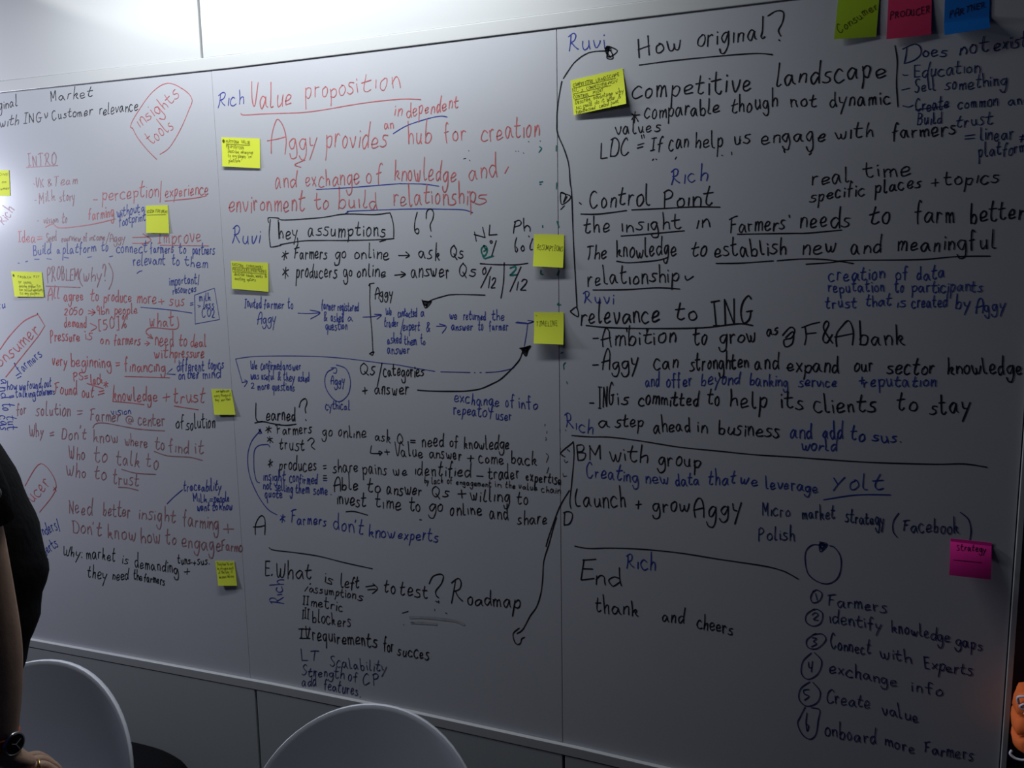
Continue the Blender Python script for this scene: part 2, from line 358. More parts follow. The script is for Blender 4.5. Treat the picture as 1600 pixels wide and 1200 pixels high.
# board writing, in tenths of a millimetre along the board (x) and above the floor (z)
INK = '''
g 1 black handwriting, end of a word ginal at the edge
t K 24 ginal -24371 21258 -23577 21327 21 148
g 1 black handwriting reading market
t K 23 Market -22211 21348 -20603 21345 17 143
g 1 black handwriting reading customer relevance
t K 24 with -24390 20749 -23598 20788 20 140
t K 24 ING -23384 20791 -22645 20794 18 138
t K 24 v -22532 20860 -22376 20867 16 127
t K 24 Customer -22201 20818 -20636 20848 16 135
t K 23 relevance -20371 20810 -18933 20843 17 157
g 1 red slanted handwriting reading insights tools in a drawn diamond
t R 21 insights -18888 20368 -17379 21082 -137 161
t R 21 tools -18495 19868 -17677 20284 -142 159
p R 21 -19170 20369 -19235 20427 -19017 20710 -18380 21267 -17791 21474 -17251 21258 -16989 20983 -17124 20705 -17458 20217 -17884 19761 -18245 19590
p R 21 -19170 20369 -19010 20094 -18694 19740 -18373 19457
g 1 faded red heading reading intro, underlined
t r 26 INTRO -23368 19531 -22210 19525 22 167
P r 26 -23451 19507 -22162 19495
g 1 faded red handwriting listing short points under intro
P r 26 -23223 19012 -23173 18991
t r 26 VK -23135 18875 -22816 18880 17 132
t r 26 & -22628 18909 -22469 18921 14 112
t r 26 Team -22365 18916 -21437 18929 16 130
P r 26 -23236 18518 -23182 18516
t r 26 Milk -23060 18434 -22394 18484 19 151
t r 26 story -22215 18458 -21597 18452 18 149
P r 27 -23210 17904 -23156 17902
t r 26 vision -22954 17819 -22373 17820 15 114
t r 26 to -22191 17815 -22007 17828 19 151
g 1 red handwriting reading farming, underlined
t R 26 farming -21131 17876 -20130 17917 19 166
p R 27 -22889 17702 -22587 17789 -22262 17665 -21098 17725 -20087 17861
g 1 blue handwriting reading without a footprint
t B 22 without -20008 17913 -19152 18012 15 145
t B 22 a -19077 18045 -18959 18041 13 126
t B 22 footprint -19963 17655 -18961 17788 15 145
g 1 red handwriting reading perception / experience
P R 26 -20864 18442 -20715 18436
t R 25 perception -20519 18410 -18401 18450 21 198
P R 25 -18270 18852 -18372 18271
t R 25 experience -18174 18405 -16657 18429 16 175
p R 25 -18184 18299 -17223 18331 -16728 18380
g 1 faded red handwriting reading idea, improve
t R 27 Idea -24083 17267 -23401 17272 24 175
t R 27 = -23288 17308 -23074 17303 23 173
t r 21 Seed -22920 17261 -22492 17289 17 134
t r 21 overview -22285 17265 -21534 17267 14 114
t r 21 of -21406 17264 -21252 17279 15 131
t r 21 income -21153 17258 -20549 17263 13 112
P r 20 -20539 17132 -20351 17481
t r 20 Aggy -20355 17221 -19789 17227 14 129
P R 22 -19488 17311 -18889 17315
P R 22 -19506 17147 -18908 17133
p R 22 -19094 17411 -18804 17222 -19149 17102
t R 22 Improve -18554 17125 -17013 17127 20 214
P R 22 -18489 17070 -16754 17015
g 1 blue handwriting reading build a platform to connect farmers to partners
t B 25 Build -23509 16865 -22778 16910 21 164
t B 25 a -22517 16887 -22383 16903 19 153
t B 25 platform -22281 16882 -20962 16934 19 161
t B 24 to -20711 16930 -20460 16944 19 168
t B 24 connect -20145 16882 -19004 16880 16 156
t B 24 farmers -18864 16859 -18020 16843 14 145
t B 23 to -17814 16822 -17562 16817 15 161
t B 23 partners -17336 16795 -16575 16764 13 151
P B 26 -23471 16747 -23282 16744
P B 25 -22958 16759 -22774 16736
P B 25 -22240 16786 -22060 16764
P B 25 -21286 16770 -21131 16787
P B 24 -20429 16775 -20303 16792
P B 26 -24197 16640 -24142 16639
P B 26 -23862 16675 -23777 16693
g 1 blue handwriting reading relevant to them
t B 24 relevant -19547 16520 -18353 16523 16 165
t B 24 to -18098 16501 -17844 16498 15 163
t B 23 them -17638 16477 -16827 16413 14 161
p B 24 -19426 16278 -19324 16332 -19226 16350
g 1 faded red heading reading problem, why
t r 29 PROBLEM -23019 16078 -21750 16108 25 203
p r 28 -21582 16432 -21677 16280 -21679 16050 -21592 15915
t r 28 why? -21550 16049 -20606 16081 24 209
p r 28 -20474 16588 -20354 16324 -20410 16042 -20560 15816
P r 28 -23093 15921 -21699 15877
g 1 red handwriting reading all agree to produce more + sus
t R 28 All -23063 15528 -22605 15549 20 157
t R 27 agree -22403 15471 -21616 15492 21 175
t R 27 to -21311 15454 -21005 15454 20 173
t R 27 produce -20802 15455 -19731 15457 19 180
t R 26 more -19517 15402 -18793 15404 18 177
t R 26 + -18701 15367 -18511 15368 14 148
t R 26 sus -18300 15350 -17763 15352 17 183
g 1 red handwriting reading 2050 arrow 9 bn people, demand up by 50 percent
t R 28 2050 -22456 15040 -21720 15046 14 117
P R 27 -21445 15183 -21195 15127
P R 27 -21457 15087 -21195 15127
P R 27 -21287 15223 -21170 15127 -21335 15029
t R 27 9bn -21125 15070 -20642 15073 15 134
t R 27 people -20416 15075 -19548 15101 15 142
t R 28 demand -22476 14666 -21582 14678 18 147
p R 27 -21413 14796 -21169 14683 -21414 14563
t R 27 [50]% -21101 14607 -20010 14679 19 173
g 1 blue handwriting reading important resources, with a boxed note on milk and carbon
p B 23 -19382 15290 -18312 15221 -17505 15134
t B 22 important/ -18245 15938 -17158 15968 12 136
t B 22 resources -18152 15681 -17315 15734 11 118
P B 22 -17369 15644 -16651 15841 -16544 14961 -17418 14824 -17370 15626
t B 22 milk -17223 15481 -16816 15482 9 108
t B 22 = -17557 15335 -17442 15335 10 109
P B 22 -17280 15354 -17167 15336 -17262 15300
t B 22 less -17083 15264 -16720 15284 11 126
t B 22 CO2 -17148 15028 -16718 15031 9 109
g 1 red handwriting reading what, in a drawn bracket
t R 28 what -19099 14729 -18214 14759 18 187
p R 28 -18049 15020 -18025 14780 -18152 14667 -18601 14680 -19079 14692 -19262 14557 -19036 14392
P R 28 -19204 14407 -19014 14373 -19098 14503
g 1 red handwriting reading pressure is on farmers, need to deal with pressure
t R 30 Pressure -23123 14219 -21921 14242 22 179
t R 29 is -21680 14286 -21368 14292 21 176
t R 29 on -21073 14180 -20741 14187 17 155
t R 29 farmers -20540 14172 -19518 14193 17 163
P R 28 -19345 14216 -19173 14238
P R 28 -19264 14293 -19148 14238 -19277 14160
t R 28 need -18962 14167 -18268 14181 22 225
t R 28 to -18057 14167 -17800 14173 19 205
t R 27 deal -17638 14158 -17083 14188 14 166
t R 28 with -19022 13806 -18323 13843 16 170
t R 28 pressure -18254 13826 -17202 13872 14 158
g 1 red handwriting reading very beginning = financing
t R 30 very -23139 13456 -22543 13474 23 181
t R 29 beginning -22358 13459 -20744 13469 23 198
t R 29 = -20540 13475 -20388 13479 19 175
t R 29 financing -20197 13388 -18651 13400 19 192
P R 28 -20216 13213 -18500 13234
t R 30 PS= -22305 13021 -21691 13083 15 130
t R 30 lack -21602 12948 -21135 12945 18 159
P R 30 -21760 12942 -21125 12808
t R 29 * -21092 12868 -20912 12875 15 138
g 1 blue handwriting reading different topics on their mind
P B 25 -18379 13503 -18609 13344 -18276 13337
t B 24 different -18194 13452 -17212 13484 14 159
t B 24 topics -17071 13525 -16523 13560 12 148
t B 25 on -18169 13208 -17956 13216 14 151
t B 24 their -17838 13220 -17416 13254 13 150
t B 24 mind -17277 13258 -16657 13299 12 148
g 1 red handwriting reading found out = knowledge + trust
t R 29 Found -23143 12565 -22225 12583 23 183
t R 28 out -22021 12512 -21545 12532 21 181
t R 28 = -21358 12580 -21121 12610 20 179
t R 28 knowledge -20778 12467 -19052 12506 22 215
p R 28 -20782 12427 -20175 12416 -19554 12386
t R 27 + -18831 12535 -18588 12546 18 192
t R 27 trust -18400 12516 -17292 12548 19 209
p R 27 -18410 12401 -17986 12364 -17519 12330
g 1 blue handwriting reading how we found out = talking to farmers
t B 26 how -25241 12603 -24777 12642 19 136
t B 26 we -24694 12625 -24407 12657 18 135
t B 25 found -24350 12659 -23727 12725 19 145
t B 25 out -23588 12730 -23279 12783 18 143
t B 26 = -25167 12313 -24990 12341 18 126
t B 26 talking -24872 12367 -24017 12425 18 135
t B 25 to -23958 12448 -23759 12478 19 145
t B 25 farmers -23729 12499 -23173 12543 17 133
g 1 blue slanted handwriting reading = farmers
P B 25 -24774 13077 -24591 13166
P B 26 -24728 12996 -24549 13064
t B 25 farmers -24566 13146 -23538 13748 -125 122
g 1 red slanted handwriting reading consumer in a drawn frame
t R 33 Consumer -25775 13127 -23523 14492 -166 150
p R 32 -25372 13908 -24881 14349 -24196 14825 -23559 15051
P R 32 -23559 15051 -23581 15091 -23306 14695 -23621 14370 -25240 13020
g 1 faded red handwriting reading for solution = farmer at center
t r 31 for -24922 11800 -24517 11842 23 168
t r 31 solution -24068 11823 -22575 11900 26 207
t r 30 = -22281 11895 -22093 11904 22 183
t r 30 Farmer -21764 11781 -20567 11825 20 181
t r 29 @ -20318 11779 -20066 11773 19 178
t r 29 center -19843 11746 -18832 11764 18 186
p r 30 -21683 11563 -21537 11692 -21142 11734 -19880 11626 -18845 11628
g 1 blue handwriting reading vision above the red line
t B 21 vision -20877 12027 -20085 12067 13 119
g 1 black handwriting reading of solution
t K 27 of -18401 11730 -18111 11766 18 193
t K 26 solution -18022 11695 -16958 11850 18 210
g 1 blue sideways handwriting at the left edge of the board
t B 28 and -25481 12949 -25572 12316 204 8
t B 28 to -25511 12129 -25542 11916 263 13
t B 28 cas -25687 11719 -25754 11247 236 13
t B 28 tut -25364 11735 -25430 11266 234 13
t B 27 su -25301 15201 -24950 15263 23 162
g 1 faded red name written slanting up at the left edge
t r 29 Rich -24669 17832 -24113 18243 -157 104
g 1 faded red handwriting reading why = don't know where to find it
t r 31 Why -24442 11134 -23818 11172 25 190
t r 31 = -23543 11147 -23373 11178 24 188
t r 31 Don't -23052 11115 -22022 11158 25 206
t r 30 know -21709 11117 -20720 11119 25 223
t r 29 where -20443 11077 -19560 11095 21 199
t r 29 to -19243 11057 -18899 11060 21 216
t r 29 find -18733 11012 -17987 11024 18 195
t r 28 it -17774 11019 -17445 11023 17 193
p r 29 -19300 10974 -18795 10872 -17999 10888 -17509 10826
g 1 faded red handwriting reading who to talk to
t r 31 Who -22801 10491 -22153 10495 25 208
t r 30 to -21728 10485 -21228 10501 25 225
t r 30 talk -20818 10449 -19949 10473 21 202
t r 29 to -19649 10456 -19201 10469 22 219
p r 30 -20652 10321 -20099 10242 -19320 10262
g 1 faded red handwriting reading who to trust
t r 31 Who -22979 9937 -22165 9938 25 209
t r 31 to -21795 9906 -21344 9922 26 227
t r 30 trust -21039 9844 -20038 9846 24 224
p r 30 -20843 9738 -20456 9750 -20053 9703
g 1 red handwriting reading need better insight farming +
t r 31 Need -23019 8714 -22065 8721 30 255
t r 31 better -21579 8768 -20477 8813 25 229
t r 30 insight -20119 8807 -18694 8826 22 224
t r 29 farming -18406 8775 -17095 8770 19 219
t r 29 + -16916 8671 -16544 8691 19 235
g 1 blue handwriting reading traceability, milk = people want to know
p B 24 -18961 9379 -18695 9601 -18331 9869
t B 24 traceability -18286 9834 -16904 9970 13 156
t B 24 Milk -17953 9529 -17451 9574 11 128
t B 24 = -17358 9563 -17239 9574 10 117
t B 24 people -17167 9600 -16630 9648 11 136
t B 24 want -17833 9266 -17377 9328 12 138
t B 24 to -17259 9339 -17070 9357 12 147
t B 24 know -17000 9363 -16533 9426 11 136
g 1 faded red handwriting reading don't know how to engage farmers
t r 34 Don't -22932 8065 -21736 8085 27 235
t r 33 know -21472 8071 -20347 8087 27 251
t r 32 how -20120 8050 -19359 8072 25 247
t r 32 to -19107 8099 -18735 8120 21 224
t r 31 engage -18518 8084 -17055 8107 21 240
t r 31 Farmo -17030 8130 -16284 8194 13 168
g 1 black handwriting reading why, market is demanding, they need the farmers
t K 30 Why: -23479 7233 -22643 7265 21 174
t K 30 market -22451 7266 -21239 7301 24 214
t K 29 is -20952 7272 -20719 7258 20 190
t K 29 demanding -20438 7208 -18745 7208 20 208
t K 28 tuns. -18717 7516 -18171 7601 13 143
t K 28 +sus. -18126 7566 -17519 7638 12 141
t K 28 + -18498 7218 -18276 7246 15 164
t K 30 they -22470 6643 -21685 6634 25 216
t K 30 need -21412 6690 -20772 6749 21 192
t K 29 the -20532 6800 -20194 6822 15 148
t K 29 farmers -20118 6811 -19309 6769 14 147
g 1 red slanted handwriting reading producer in a drawn diamond
p R 28 -24871 9446 -24050 10255 -23470 9540 -24322 8612
P R 28 -23585 9510 -23489 9391
P R 28 -23472 9519 -23627 9400
t R 29 ducer -24772 8678 -23767 9622 -232 124
g 1 blue slanted handwriting reading traders / experts
t B 29 nders/ -24251 7841 -23450 8140 -66 175
t B 29 sperts -24410 7061 -23609 7543 -113 130
g 2 blue name written beside the value proposition heading
t B 24 Rich -16131 20673 -15249 20766 14 181
g 2 red heading reading value proposition, underlined
t R 27 Value -15072 20629 -13769 20583 20 291
t R 22 propos -13324 20698 -11878 20712 13 235
t R 22 iti -11801 20721 -11251 20750 11 231
t R 21 on -11115 20727 -10573 20719 10 243
p R 22 -15388 20492 -15274 20437 -14615 20419 -13485 20365 -12751 20384 -12033 20432 -11333 20464 -10651 20468 -10316 20452 -9986 20411
g 2 red handwriting reading provides an independent hub for creation
t R 25 A -14472 19422 -13959 19392 24 360
t R 25 ggy -13878 19479 -13060 19444 18 291
p R 25 -13429 19162 -13753 19063 -13570 18986
t R 24 provides -12769 19427 -11004 19348 14 284
t R 24 an -11030 19773 -10780 19794 5 124
t R 25 in -10734 20086 -10514 20098 6 153
t R 24 dependent -10382 20031 -8990 20130 6 166
t R 25 hub -10373 19396 -9759 19372 8 229
t R 24 for -9366 19390 -8803 19376 7 241
t R 24 creation -8394 19328 -6910 19363 5 249
g 2 blue arc drawn under independent
p B 21 -10786 19655 -10407 19817 -9871 19936 -9477 19979 -9284 19945
g 2 small green dashes left along the board joint
p G 29 -6914 19097 -6869 19053 -6930 18975
P G 29 -6499 19098 -6506 18977
P G 29 -6924 18287 -6849 18297
P G 29 -6919 18237 -6888 18241
P G 29 -6501 18253 -6509 18116
P G 30 -6861 17283 -6862 17241
p G 30 -6501 17370 -6458 17229
p G 30 -6920 16226 -6921 16141 -6875 16135
p G 30 -6467 16221 -6513 16109
p G 30 -6474 15455 -6505 15412 -6429 15412
p G 25 -6320 14028 -6366 13969 -6361 13867
P G 25 -6294 13563 -6279 13520
P G 25 -6440 14243 -6394 14273
g 2 faint short black dashes left along the board joint
P K 15 -6857 12493 -6864 12448
P K 15 -6806 12316 -6819 12267
p K 15 -6845 12164 -6830 12129 -6846 12088
p K 15 -6834 11758 -6782 11692 -6837 11530
P K 16 -6776 11414 -6824 11258
P K 15 -6477 12395 -6472 12306
P K 15 -6333 12388 -6328 12359
P K 15 -6469 11932 -6460 11888
p K 15 -6370 11639 -6340 11566 -6278 11601
p K 15 -6404 11291 -6389 11216 -6312 11237
P K 15 -7196 19237 -7175 19228
P K 15 -6906 19232 -6888 19223
P K 15 -8737 19118 -8725 19106
P K 15 -7451 19033 -7439 19024
P K 15 -7324 18984 -7309 18972
P K 16 -8879 18934 -8815 18945
P K 16 -8720 18897 -8705 18879
P K 15 -7518 19037 -7506 19028
g 2 red handwriting reading and exchange of knowledge and
t R 26 and -14420 18500 -13771 18486 15 232
t R 25 exchange -13451 18481 -11829 18479 12 226
t R 24 of -11617 18487 -11144 18507 9 206
t R 25 knowledge -10799 18514 -9103 18418 8 232
t R 24 and -8741 18458 -8022 18465 6 241
P R 24 -7803 18538 -7708 18687
g 2 long blue underline below exchange of knowledge
p B 21 -13121 18395 -12137 18397 -10734 18428 -10597 18425 -9992 18388 -9563 18316
g 2 red handwriting reading environment to build relationships
t R 27 environment -15981 17919 -13538 17880 18 253
t R 26 to -13183 17867 -12794 17875 14 246
t R 26 build -12483 17873 -11324 17857 11 226
t R 25 relationship -10841 17908 -8572 17851 8 233
t R 25 s -8556 17836 -8302 17841 6 258
g 2 blue underline below build relationships
p B 21 -12272 17749 -12180 17782 -12071 17803 -10395 17794 -9394 17752 -8907 17720 -8667 17645
g 2 blue name written left of the boxed heading
t B 27 Ruvi -15924 17085 -15023 17039 17 224
g 2 black boxed heading reading key assumptions
p K 27 -14689 17594 -14703 17674 -14661 17720 -14390 17702 -14162 17641 -13028 17667 -12291 17734 -11437 17690 -11016 17715 -10948 17694 -10873 17416 -10878 17116 -10922 17072 -11466 17055 -12326 17060 -13099 17078 -13663 17075 -14359 16995
p K 29 -14322 16979 -14636 16937 -14679 17002 -14689 17307 -14625 17671
P K 29 -14374 17647 -14380 17155
t K 29 hey -14368 17155 -13790 17173 12 185
p K 29 -13791 17157 -13790 16999 -13866 16874
t K 28 assumptions -13447 17205 -11110 17146 10 196
p K 28 -11292 17005 -11114 17046
g 2 black handwriting reading farmers go online, ask Qs
t K 29 * -14327 16611 -14152 16608 11 170
t K 29 Farmers -13921 16621 -12902 16605 10 160
t K 29 go -12643 16600 -12314 16595 9 166
t K 28 online -12060 16585 -11047 16575 8 179
P K 28 -10754 16646 -10445 16641
p K 28 -10544 16733 -10445 16641 -10550 16582
t K 27 ask -10175 16552 -9587 16528 6 190
t K 27 Qs -9288 16553 -8961 16528 4 149
g 2 black handwriting reading producers go online, answer Qs
t K 30 * -14321 16113 -14127 16111 12 189
t K 29 producers -13894 16125 -12633 16115 11 194
t K 29 go -12412 16113 -12137 16127 9 166
t K 28 online -12011 16120 -11172 16113 8 164
P K 28 -10891 16147 -10577 16175
p K 28 -10696 16236 -10577 16169 -10719 16091
t K 28 answer -10414 16091 -9335 16089 6 192
t K 27 Qs -9071 16081 -8631 16092 5 173
g 2 black handwriting reading 6 with a question mark
p K 28 -10184 17706 -10261 17458 -10268 17250 -10196 17174 -10150 17247 -10192 17307 -10250 17273
p K 28 -9938 17536 -9915 17712 -9813 17773 -9732 17691 -9754 17530 -9832 17385 -9814 17232
P K 28 -9835 17114 -9815 17096
g 2 small black tally of percentages and fractions under NL and Ph
P K 28 -8587 16958 -8627 17176
P K 28 -8638 17119 -8352 17039
P K 27 -8352 17039 -8410 17286
P K 27 -8218 17337 -8246 17094
P K 27 -8246 17094 -8034 17103
t K 27 Ph -7612 17163 -7181 17152 2 143
p K 27 -8227 16935 -8195 16958 -8161 16928 -8193 16894 -8224 16929
P K 28 -8059 16954 -8187 16588
p K 27 -7527 17019 -7570 16863 -7564 16706 -7533 16677 -7508 16734 -7541 16791
p K 27 -7370 16830 -7417 16760 -7388 16694 -7335 16730 -7355 16816
P K 27 -7220 17048 -7205 17031
p K 27 -7117 16981 -7180 16826 -7181 16727 -7126 16726
p K 28 -8495 16409 -8160 16385 -7844 16375 -7532 16371 -7248 16401
p K 28 -7859 16424 -7875 16092 -7902 15859 -7961 15568
p K 28 -8369 16323 -8434 16242 -8414 16149 -8349 16198 -8359 16306
P K 28 -8209 16321 -8493 15818
t K 28 12 -8332 15811 -8093 15811 3 140
P K 28 -7425 16318 -7722 15728
t K 28 12 -7589 15757 -7310 15747 2 123
p G 37 -8372 16846 -8454 16767 -8435 16636 -8362 16605 -8306 16706 -8325 16822 -8398 16838
p G 37 -8374 16794 -8327 16750 -8392 16707
p G 37 -8426 16592 -8364 16533 -8267 16560 -8140 16587
p G 37 -7705 16292 -7580 16325 -7565 16262 -7661 16162 -7708 16119 -7536 16132
g 2 black curved arrow with a filled head
p K 26 -8384 15641 -8952 15656 -9315 15651 -9482 15621 -9821 15530 -9976 15451
p K 27 -10127 15521 -10032 15317 -9856 15482 -9992 15469 -10111 15490 -10046 15384 -9977 15415 -10014 15339
P K 27 -10107 15496 -9877 15473
P K 27 -10091 15463 -9905 15451
P K 27 -10072 15424 -9936 15421
P K 27 -10053 15384 -9971 15388
g 2 blue handwriting reading invited farmer inward, with arrow
t B 22 Invited -15653 15303 -15088 15292 10 141
t B 22 farmer -15009 15279 -14355 15289 9 131
t B 21 to -14219 15280 -14044 15281 9 138
t B 22 Aggy -15239 14867 -14639 14874 11 159
p B 21 -13897 15159 -13552 15152 -13208 15173
p B 21 -13508 15242 -13189 15174 -13503 15007
g 2 blue handwriting reading farmer registered & asked a question, with arrow
t B 21 farmer -13146 15270 -12717 15247 8 136
t B 21 registered -12642 15241 -12000 15226 6 118
t B 21 & -13088 14956 -12994 14957 7 120
t B 21 asked -12864 14943 -12473 14947 7 127
t B 21 a -12343 14964 -12196 14966 6 118
t B 21 question -13046 14706 -12373 14742 7 128
p B 21 -11881 15070 -11592 15082 -11332 15131
p B 20 -11524 15145 -11321 15131 -11458 15020
g 2 tall black bracket with a name at its top
p K 25 -11498 15952 -11624 15931 -11663 15875 -11625 15922 -11651 15503 -11645 15097 -11626 14721 -11620 14311 -11615 14185
p K 26 -11727 14103 -11597 14169 -11638 14073 -11708 14119 -11580 14154
t K 25 Aggy -11491 15559 -10965 15612 6 132
g 2 blue handwriting reading we contacted a trader/expert & asked them to answer
t B 20 We -11198 15117 -11020 15137 5 107
t B 20 contacted -10834 15099 -10296 15097 4 115
t B 20 a -10176 15089 -10074 15090 4 114
t B 20 trader -11246 14824 -10839 14829 5 116
P B 20 -10674 15038 -10784 14644
t B 20 expert -10701 14745 -10223 14751 5 123
t B 20 & -10035 14733 -9932 14734 4 114
t B 21 asked -11176 14387 -10769 14396 5 125
t B 20 them -10671 14373 -10322 14380 4 116
t B 20 to -10202 14376 -10081 14379 4 123
t B 21 answer -11187 14127 -10541 14142 5 125
P B 20 -9742 14856 -9505 14865
p B 20 -9655 14918 -9466 14853 -9585 14685
g 2 blue handwriting reading we returned the answer to farmer, with arrow
t B 20 we -9366 15042 -9167 15032 3 112
t B 20 returned -8985 15033 -8382 15028 3 111
t B 19 the -8205 15029 -7886 15027 2 118
t B 20 answer -9324 14764 -8746 14773 3 112
t B 20 to -8583 14769 -8453 14771 3 127
t B 19 farmer -8291 14779 -7796 14786 2 118
p B 19 -7587 14971 -7291 14954 -7120 15000
p B 19 -7556 14989 -7306 14969
p B 19 -7268 15033 -7120 15006 -7244 14969
p B 19 -7275 14954 -7310 14706 -7371 14397
g 2 black arrow curving up to the timeline note
p K 30 -10341 13195 -9899 13188 -9219 13210 -8884 13239 -8552 13304 -8223 13447 -7994 13576 -7702 13840 -7508 14054 -7427 14233 -7372 14323
p K 29 -7488 14344 -7346 14368 -7205 14409 -7269 14311 -7334 14162 -7441 14327 -7300 14354 -7333 14250 -7378 14317 -7253 14379
P K 29 -7466 14333 -7228 14388
P K 29 -7435 14310 -7250 14346
P K 29 -7407 14284 -7266 14308
P K 29 -7383 14246 -7285 14263
P K 29 -7358 14208 -7305 14222
g 2 thin blue loop line running under the flow of notes
p B 17 -16073 13854 -15449 13938 -14402 13982 -13276 13994 -12339 13954 -11359 13870 -10932 13841 -10408 13772 -9825 13703
p B 17 -9660 13696 -9205 13702 -8839 13705
P B 17 -8723 13705 -8700 13706
P B 17 -8575 13713 -8526 13715
p B 17 -8412 13719 -8055 13754 -7702 13840 -7621 13917 -7508 14054
p B 20 -16073 13854 -15992 13550 -15895 13184
p B 20 -15895 13184 -15811 13208 -15715 13218
p B 20 -15806 13266 -15715 13218 -15834 13070
g 2 blue handwriting reading we confirmed answer was useful & they asked 2 more questions
t B 22 We -15578 13573 -15352 13587 9 127
t B 22 confirmed -15230 13591 -14546 13595 9 134
t B 22 answer -14487 13590 -13896 13609 8 133
t B 22 was -15598 13290 -15311 13300 9 127
t B 22 useful -15231 13286 -14805 13308 9 126
t B 22 & -14686 13299 -14586 13303 8 125
t B 22 they -14487 13290 -14131 13303 9 134
t B 22 asked -14013 13297 -13662 13303 8 124
t B 23 2 -15606 13024 -15494 13029 7 91
t B 22 more -15373 13010 -14986 13025 10 136
t B 22 questions -14886 13012 -14149 13019 9 135
g 2 blue drawn loop with a name inside and a word below
p B 22 -12758 13781 -12500 13708 -12379 13534 -12347 13277 -12444 12980 -12698 12790 -12921 12862 -13116 13116 -13147 13378 -13052 13577 -12858 13674
p B 21 -12932 13695 -12781 13699 -12758 13635 -12789 13559 -12864 13564
t B 21 Aggy -12957 13254 -12523 13270 7 122
t B 22 cythical -13167 12560 -12408 12591 7 123
g 2 black handwriting reading Qs / categories + answer
t K 28 Qs -12030 13498 -11571 13561 9 188
P K 28 -11359 13870 -11531 13243
t K 28 categories -11333 13535 -10148 13559 7 168
t K 28 + -11979 13026 -11832 13032 7 155
t K 28 answer -11613 13048 -10612 13073 8 187
g 2 blue handwriting reading exchange of info, repeat of user
t B 22 exchange -9294 12928 -8073 12878 4 147
t B 22 of -7895 12880 -7671 12897 3 161
t B 22 info -7544 12873 -7055 12866 2 160
t B 22 repeat -9337 12616 -8569 12609 4 149
t B 22 of -8520 12596 -8242 12574 4 164
t B 22 user -8161 12547 -7741 12554 3 130
g 2 black heading reading learned, with a question mark, underlined
p K 33 -15463 12619 -15495 12291 -15488 12154 -15419 12089 -15274 12104
t K 33 earned -15149 12138 -14161 12191 13 200
p K 33 -15545 12048 -15254 12098 -15011 12070 -14730 12041 -14449 12040 -14148 12090
p K 32 -14020 12568 -13950 12739 -13808 12818 -13756 12714 -13825 12544 -13813 12421
P K 32 -13832 12235 -13814 12209
g 2 black handwriting reading farmers go online ask Q = need of knowledge
t K 26 * -15192 11809 -15008 11820 11 166
t K 26 Farmers -14809 11763 -13652 11849 10 154
t K 26 go -13305 11809 -12997 11828 10 178
t K 25 online -12806 11826 -11944 11826 8 159
t K 25 ask -11669 11797 -11198 11752 6 148
t K 25 Q -10983 11717 -10786 11730 6 147
t K 26 = -10595 11758 -10436 11746 5 137
t K 26 need -10261 11732 -9636 11750 6 187
t K 25 of -9464 11761 -9226 11777 4 151
t K 25 knowledge -9058 11731 -7819 11792 4 157
g 2 black handwriting reading value answer + come back
p K 25 -11779 11633 -11811 11500 -11804 11428 -11612 11431
p K 25 -11612 11431 -11457 11458 -11554 11501 -11541 11387 -11483 11450
t K 25 + -11375 11415 -11193 11428 6 139
t K 25 Value -11068 11394 -10248 11435 6 164
t K 26 answer -10044 11443 -9134 11437 5 153
t K 25 + -8982 11407 -8797 11420 4 151
t K 25 come -8648 11390 -7972 11417 3 149
t K 25 back -7761 11442 -7105 11444 2 147
g 2 black handwriting reading trust, with a question mark
t K 26 * -15152 11512 -14968 11523 10 148
t K 26 trust -14757 11330 -13936 11368 12 183
p K 26 -13802 11638 -13671 11730 -13586 11651 -13692 11509 -13580 11415
g 2 black handwriting reading produces = share pains we identified, trader expertise
t K 27 * -15182 10788 -15017 10800 13 186
t K 26 produces -14796 10754 -13557 10814 11 184
t K 26 = -13332 10851 -13224 10849 8 145
t K 26 share -13015 10798 -12250 10890 9 179
t K 25 pains -12083 10846 -11344 10870 8 177
t K 25 we -11143 10886 -10728 10908 6 157
t K 26 identified -10504 10938 -8915 11011 5 171
P K 25 -8723 11043 -8540 11047
t K 25 trader -8391 10990 -7558 11057 4 182
t K 25 expertise -7381 11040 -6453 10993 2 147
g 2 tiny black line reading by lack of engagement in the value chain
t K 19 by -10226 10747 -10103 10731 3 86
t K 19 lack -10015 10732 -9684 10772 3 86
t K 19 of -9563 10769 -9425 10780 3 85
t K 19 engagement -9305 10771 -8330 10792 2 84
t K 18 in -8214 10801 -8066 10798 2 83
t K 18 the -7935 10809 -7675 10799 2 83
t K 18 value -7578 10804 -7098 10802 1 82
t K 18 chain -6972 10782 -6486 10775 1 90
g 2 blue handwriting reading insight confirmed, not selling them some quote
t B 24 insight -15374 10399 -14634 10441 10 150
t B 24 confirmed -14473 10437 -13560 10415 9 147
t B 24 = -13360 10510 -13243 10509 7 127
t B 25 not -15393 10134 -15103 10144 10 151
t B 24 selling -14981 10133 -14392 10121 10 149
t B 24 them -14292 10123 -13852 10143 9 139
t B 24 some -13694 10140 -13243 10161 8 147
P B 24 -13137 10174 -13122 10169
t B 25 quote -15348 9891 -14747 9958 9 132
g 2 two blue arcs drawn at the left of the learned list
p B 24 -15426 11875 -15326 11777 -15426 11757 -15372 11885 -15357 11799
P B 24 -15415 11848 -15358 11782
P B 24 -15386 11856 -15333 11790
p B 25 -15397 11814 -15711 11483 -15871 11018 -15828 10458 -15575 9913 -15268 9552 -14967 9421
p B 24 -15079 11385 -15128 11444 -15218 11445 -15469 11394 -15627 11210 -15669 10752 -15655 10542 -15606 10352 -15504 10315
g 2 black handwriting reading = able to answer Qs + willing to
t K 29 = -13349 10558 -13240 10553 8 146
t K 29 Able -13002 10315 -12256 10378 10 198
